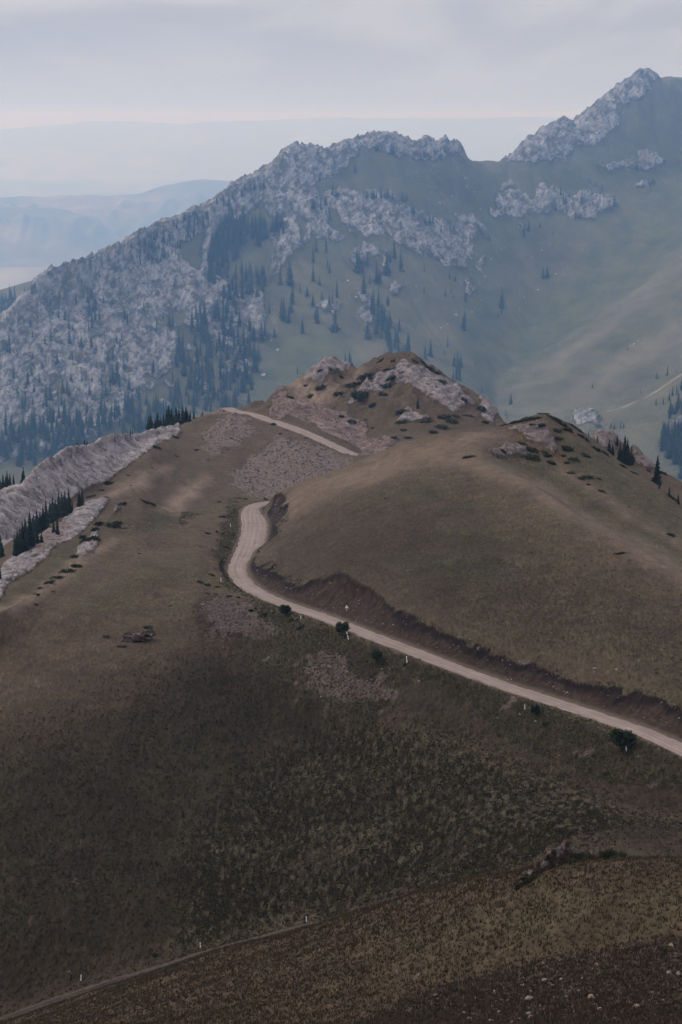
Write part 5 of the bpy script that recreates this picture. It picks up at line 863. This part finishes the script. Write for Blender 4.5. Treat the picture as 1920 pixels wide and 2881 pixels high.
def crag(lab, base, size, pieces, mat, seed, rr=(120, 185)):
    """an outcrop: several angular blocks grown into one mass"""
    p = NT.hit(*base, *rr); m = p.xy.length/FPX*1.75; VV, FF, n0 = [], [], 0
    for i, (dx, dz, sx, sy, sz) in enumerate(pieces):
        v, f = rock_arrays(seed+i, 4, .75, 9); v = v*np.array([sx, sy, sz])*m+np.array([dx*m, (i % 3-1)*.3*sx*m, dz*m]); VV.append(v); FF.append(f+n0); n0 += len(v)
    o = mesh_np('rock_outcrop', np.concatenate(VV), np.concatenate(FF), mat, False); o.location = p; tag(o, lab, 'rock'); return o
crag('rust brown and grey crag jutting from the near grassy crest', (1576, 2430), 0, [(-8, 6, 28, 24, 26), (14, 12, 26, 22, 30), (34, 4, 22, 20, 20), (-34, -3, 16, 16, 13), (-10, 24, 16, 14, 14), (48, -2, 12, 12, 12)], M_CRG, 300)
crag('low grey brown outcrop between the two juniper mats', (1684, 2408), 0, [(-6, 3, 18, 14, 10), (14, 5, 18, 14, 10), (32, 0, 10, 10, 7), (-22, -4, 9, 9, 9)], M_CRG, 320)
crag('pale broken slabs lying in front of the brown crag', (1515, 2458), 0, [(-12, 0, 11, 10, 6), (6, 3, 12, 10, 6), (24, 6, 10, 8, 5), (-26, -6, 7, 7, 5)], M_CRG, 340)
crag('small dark outcrop with pale ledges in the left meadow', (378, 1800), 0, [(-12, 0, 16, 12, 9), (6, 5, 17, 12, 11), (24, 9, 14, 10, 9), (-30, -7, 10, 9, 6)], M_CRG, 360, (380, 470))

# ------------------------------------------------------------------ loose gravel and grass, nobody could count them
def scatter(T_, w, n, seed):
    q = np.random.default_rng(seed); idx = np.nonzero(w.ravel() > .02)[0]; pw = w.ravel()[idx]; idx = q.choice(idx, n, p=pw/pw.sum()); R_, M_ = T_.z.shape; j, i = np.minimum(idx//M_, R_-2), np.minimum(idx % M_, M_-2); a, b = q.random(n), q.random(n)
    g_ = lambda A: (A[j, i]*(1-a)+A[j, i+1]*a)*(1-b)+(A[j+1, i]*(1-a)+A[j+1, i+1]*a)*b
    return g_(T_.x), g_(T_.y), g_(T_.z), q
inv = ((np.abs(NT.th) < rad(13.8))*np.gradient(NT.th)/np.gradient(NT.th).min())[None]; Rg = NT.r+0*NT.z
wt_ = inv*(np.maximum.reduce([scree*(R_ < 560)*.8, scree*(R_ > 560)*1.0, .22*soil, 1.1*heath*(R_ < 240), .10*verge])+.25*redm*(R_ > 700)); x, y, z, q = scatter(NT, wt_, 13500, 5); n = len(x)
oc = np.array([(1, 0, 0), (-1, 0, 0), (0, 1, 0), (0, -1, 0), (0, 0, 1), (0, 0, -1)], float); of = np.array([(0, 2, 4), (2, 1, 4), (1, 3, 4), (3, 0, 4), (2, 0, 5), (1, 2, 5), (3, 1, 5), (0, 3, 5)])
rr_ = np.hypot(x, y); s = (.00042*rr_)*(.5+1.3*q.random(n)**2.2); V = oc[None]*(s[:, None]*(.7+.6*q.random((n, 6))))[:, :, None]*np.array([1, 1, .7]); a = q.random(n)*6.28; ca, sa = np.cos(a)[:, None], np.sin(a)[:, None]
V = np.stack([V[..., 0]*ca-V[..., 1]*sa+x[:, None], V[..., 0]*sa+V[..., 1]*ca+y[:, None], V[..., 2]+z[:, None]+.15*s[:, None]], -1)
m, g_ = new_mat('loose_stone'); at_ = g_.add('ShaderNodeAttribute', {'attribute_name': 'tint'}); finish(g_, at_.outputs['Color'], .95, None, spec=.1)
b = .045+.13*q.random(n)**2; tint = np.stack([b*1.08, b*.86, b*.80, b*0+1], -1); tint = np.repeat(tint, 6, 0)
tag(mesh_np('gravel', V.reshape(-1, 3), (of[None]+6*np.arange(n)[:, None, None]).reshape(-1, 3), m, False, {'tint': tint}), kind='stuff')
def tufts(w, n, seed, hgt, wid, nb, cols):
    x, y, z, q = scatter(NT, w, n, seed); N = n*nb; X = np.repeat(x, nb)+q.normal(0, .07, N); Y = np.repeat(y, nb)+q.normal(0, .07, N); Z = np.repeat(z, nb); h = np.repeat(hgt*(.5+.9*q.random(n)), nb)*(.6+.6*q.random(N)); a = q.random(N)*6.28; ww = wid*(.6+.8*q.random(N)); lx, ly = q.normal(0, .35, N)*h, q.normal(0, .35, N)*h
    P = np.stack([np.stack([X-np.cos(a)*ww, Y-np.sin(a)*ww, Z-.03], -1), np.stack([X+np.cos(a)*ww, Y+np.sin(a)*ww, Z-.03], -1), np.stack([X+lx, Y+ly, Z+h], -1)], 1).reshape(-1, 3)
    c = np.array(cols)[q.integers(0, len(cols), n)]*(.7+.6*q.random(n))[:, None]; c = np.repeat(c, nb*3, 0); return P, np.concatenate([c, np.ones((len(c), 1))], 1)
inv2 = ((np.abs(NT.th) < rad(26))*np.gradient(NT.th)/np.gradient(NT.th).min())[None]
sets = [tufts(inv2*fgm*(R_ > 92)*(R_ < 262)*(1-.75*heath)*(.25+sstep(90, 200, R_)), 115000, 1, .24, .035, 4, [(.058, .042, .024), (.046, .034, .020), (.038, .034, .018), (.080, .059, .035)]),
  tufts(inv2*heath*(R_ > 92)*(R_ < 240), 32000, 2, .2, .035, 4, [(.042, .032, .023), (.056, .042, .030), (.044, .039, .023), (.075, .056, .040)]),
  tufts(inv*mead*(R_ > 262)*(R_ < 440)*(.25+.9*tuft)*(1-sstep(0, .4, edge))*sstep(-.35, .35, fbm(NT.x/.9, NT.y/2.6, 3, 131)+.45*fbm(NT.x/14, NT.y/20, 3, 132)), 76000, 3, .22, .075, 4, [(.052, .043, .024), (.038, .033, .018), (.027, .025, .013), (.075, .062, .036)]),
  tufts(inv*np.maximum(verge, .5*(1-sstep(0, 3, dl_))*(dl_ > .4))*(R_ < 620)*(dm < 16)*(1-sstep(0, .5, edge)), 11000, 4, .26, .06, 4, [(.052, .052, .026), (.068, .060, .032), (.040, .041, .021)]),
  tufts(inv*tuft*(R_ > 325)*(R_ < 500)*(1-mead)*sstep(0, .3, fbm(NT.x/1.0, NT.y/2.8, 3, 133)), 7500, 5, .20, .08, 4, [(.14, .118, .066), (.10, .088, .048)])]
m, g_ = new_mat('grass_blades'); at_ = g_.add('ShaderNodeAttribute', {'attribute_name': 'tint'}); finish(g_, at_.outputs['Color'], .95, None, spec=.05)
P = np.concatenate([s_[0] for s_ in sets]); tint = np.concatenate([s_[1] for s_ in sets])
tag(mesh_np('grass', P, np.arange(len(P)).reshape(-1, 3), m, False, {'tint': tint}), kind='stuff')
HAZE_D, HAZE_C, HAZE_A, HAZE_G = 0.000076, (.28, .56, 1.0), (1, 1, 1), 0.72
# ------------------------------------------------------------------ haze: one closed box of even, pale air round the whole place
hm, hg = new_mat('haze_air'); vol = hg.add('ShaderNodeVolumePrincipled', None, Density=HAZE_D); hg.put(vol.inputs['Color'], HAZE_C); hg.put(vol.inputs['Absorption Color'], HAZE_A); vol.inputs['Anisotropy'].default_value = HAZE_G
hg.add('ShaderNodeOutputMaterial', None, Volume=vol.outputs[0])
bx = 101000.0; zt = ZC+200.0; V = [(x, y, z) for x in (-bx, bx) for y in (-bx, bx) for z in (-40.0, zt)]
bme = bpy.data.meshes.new('haze'); bme.from_pydata(V, [], [(0, 1, 3, 2), (4, 6, 7, 5), (0, 4, 5, 1), (2, 3, 7, 6), (0, 2, 6, 4), (1, 5, 7, 3)]); bme.materials.append(hm)
hz_o = bpy.data.objects.new('haze', bme); C.objects.link(hz_o); tag(hz_o, kind='stuff')
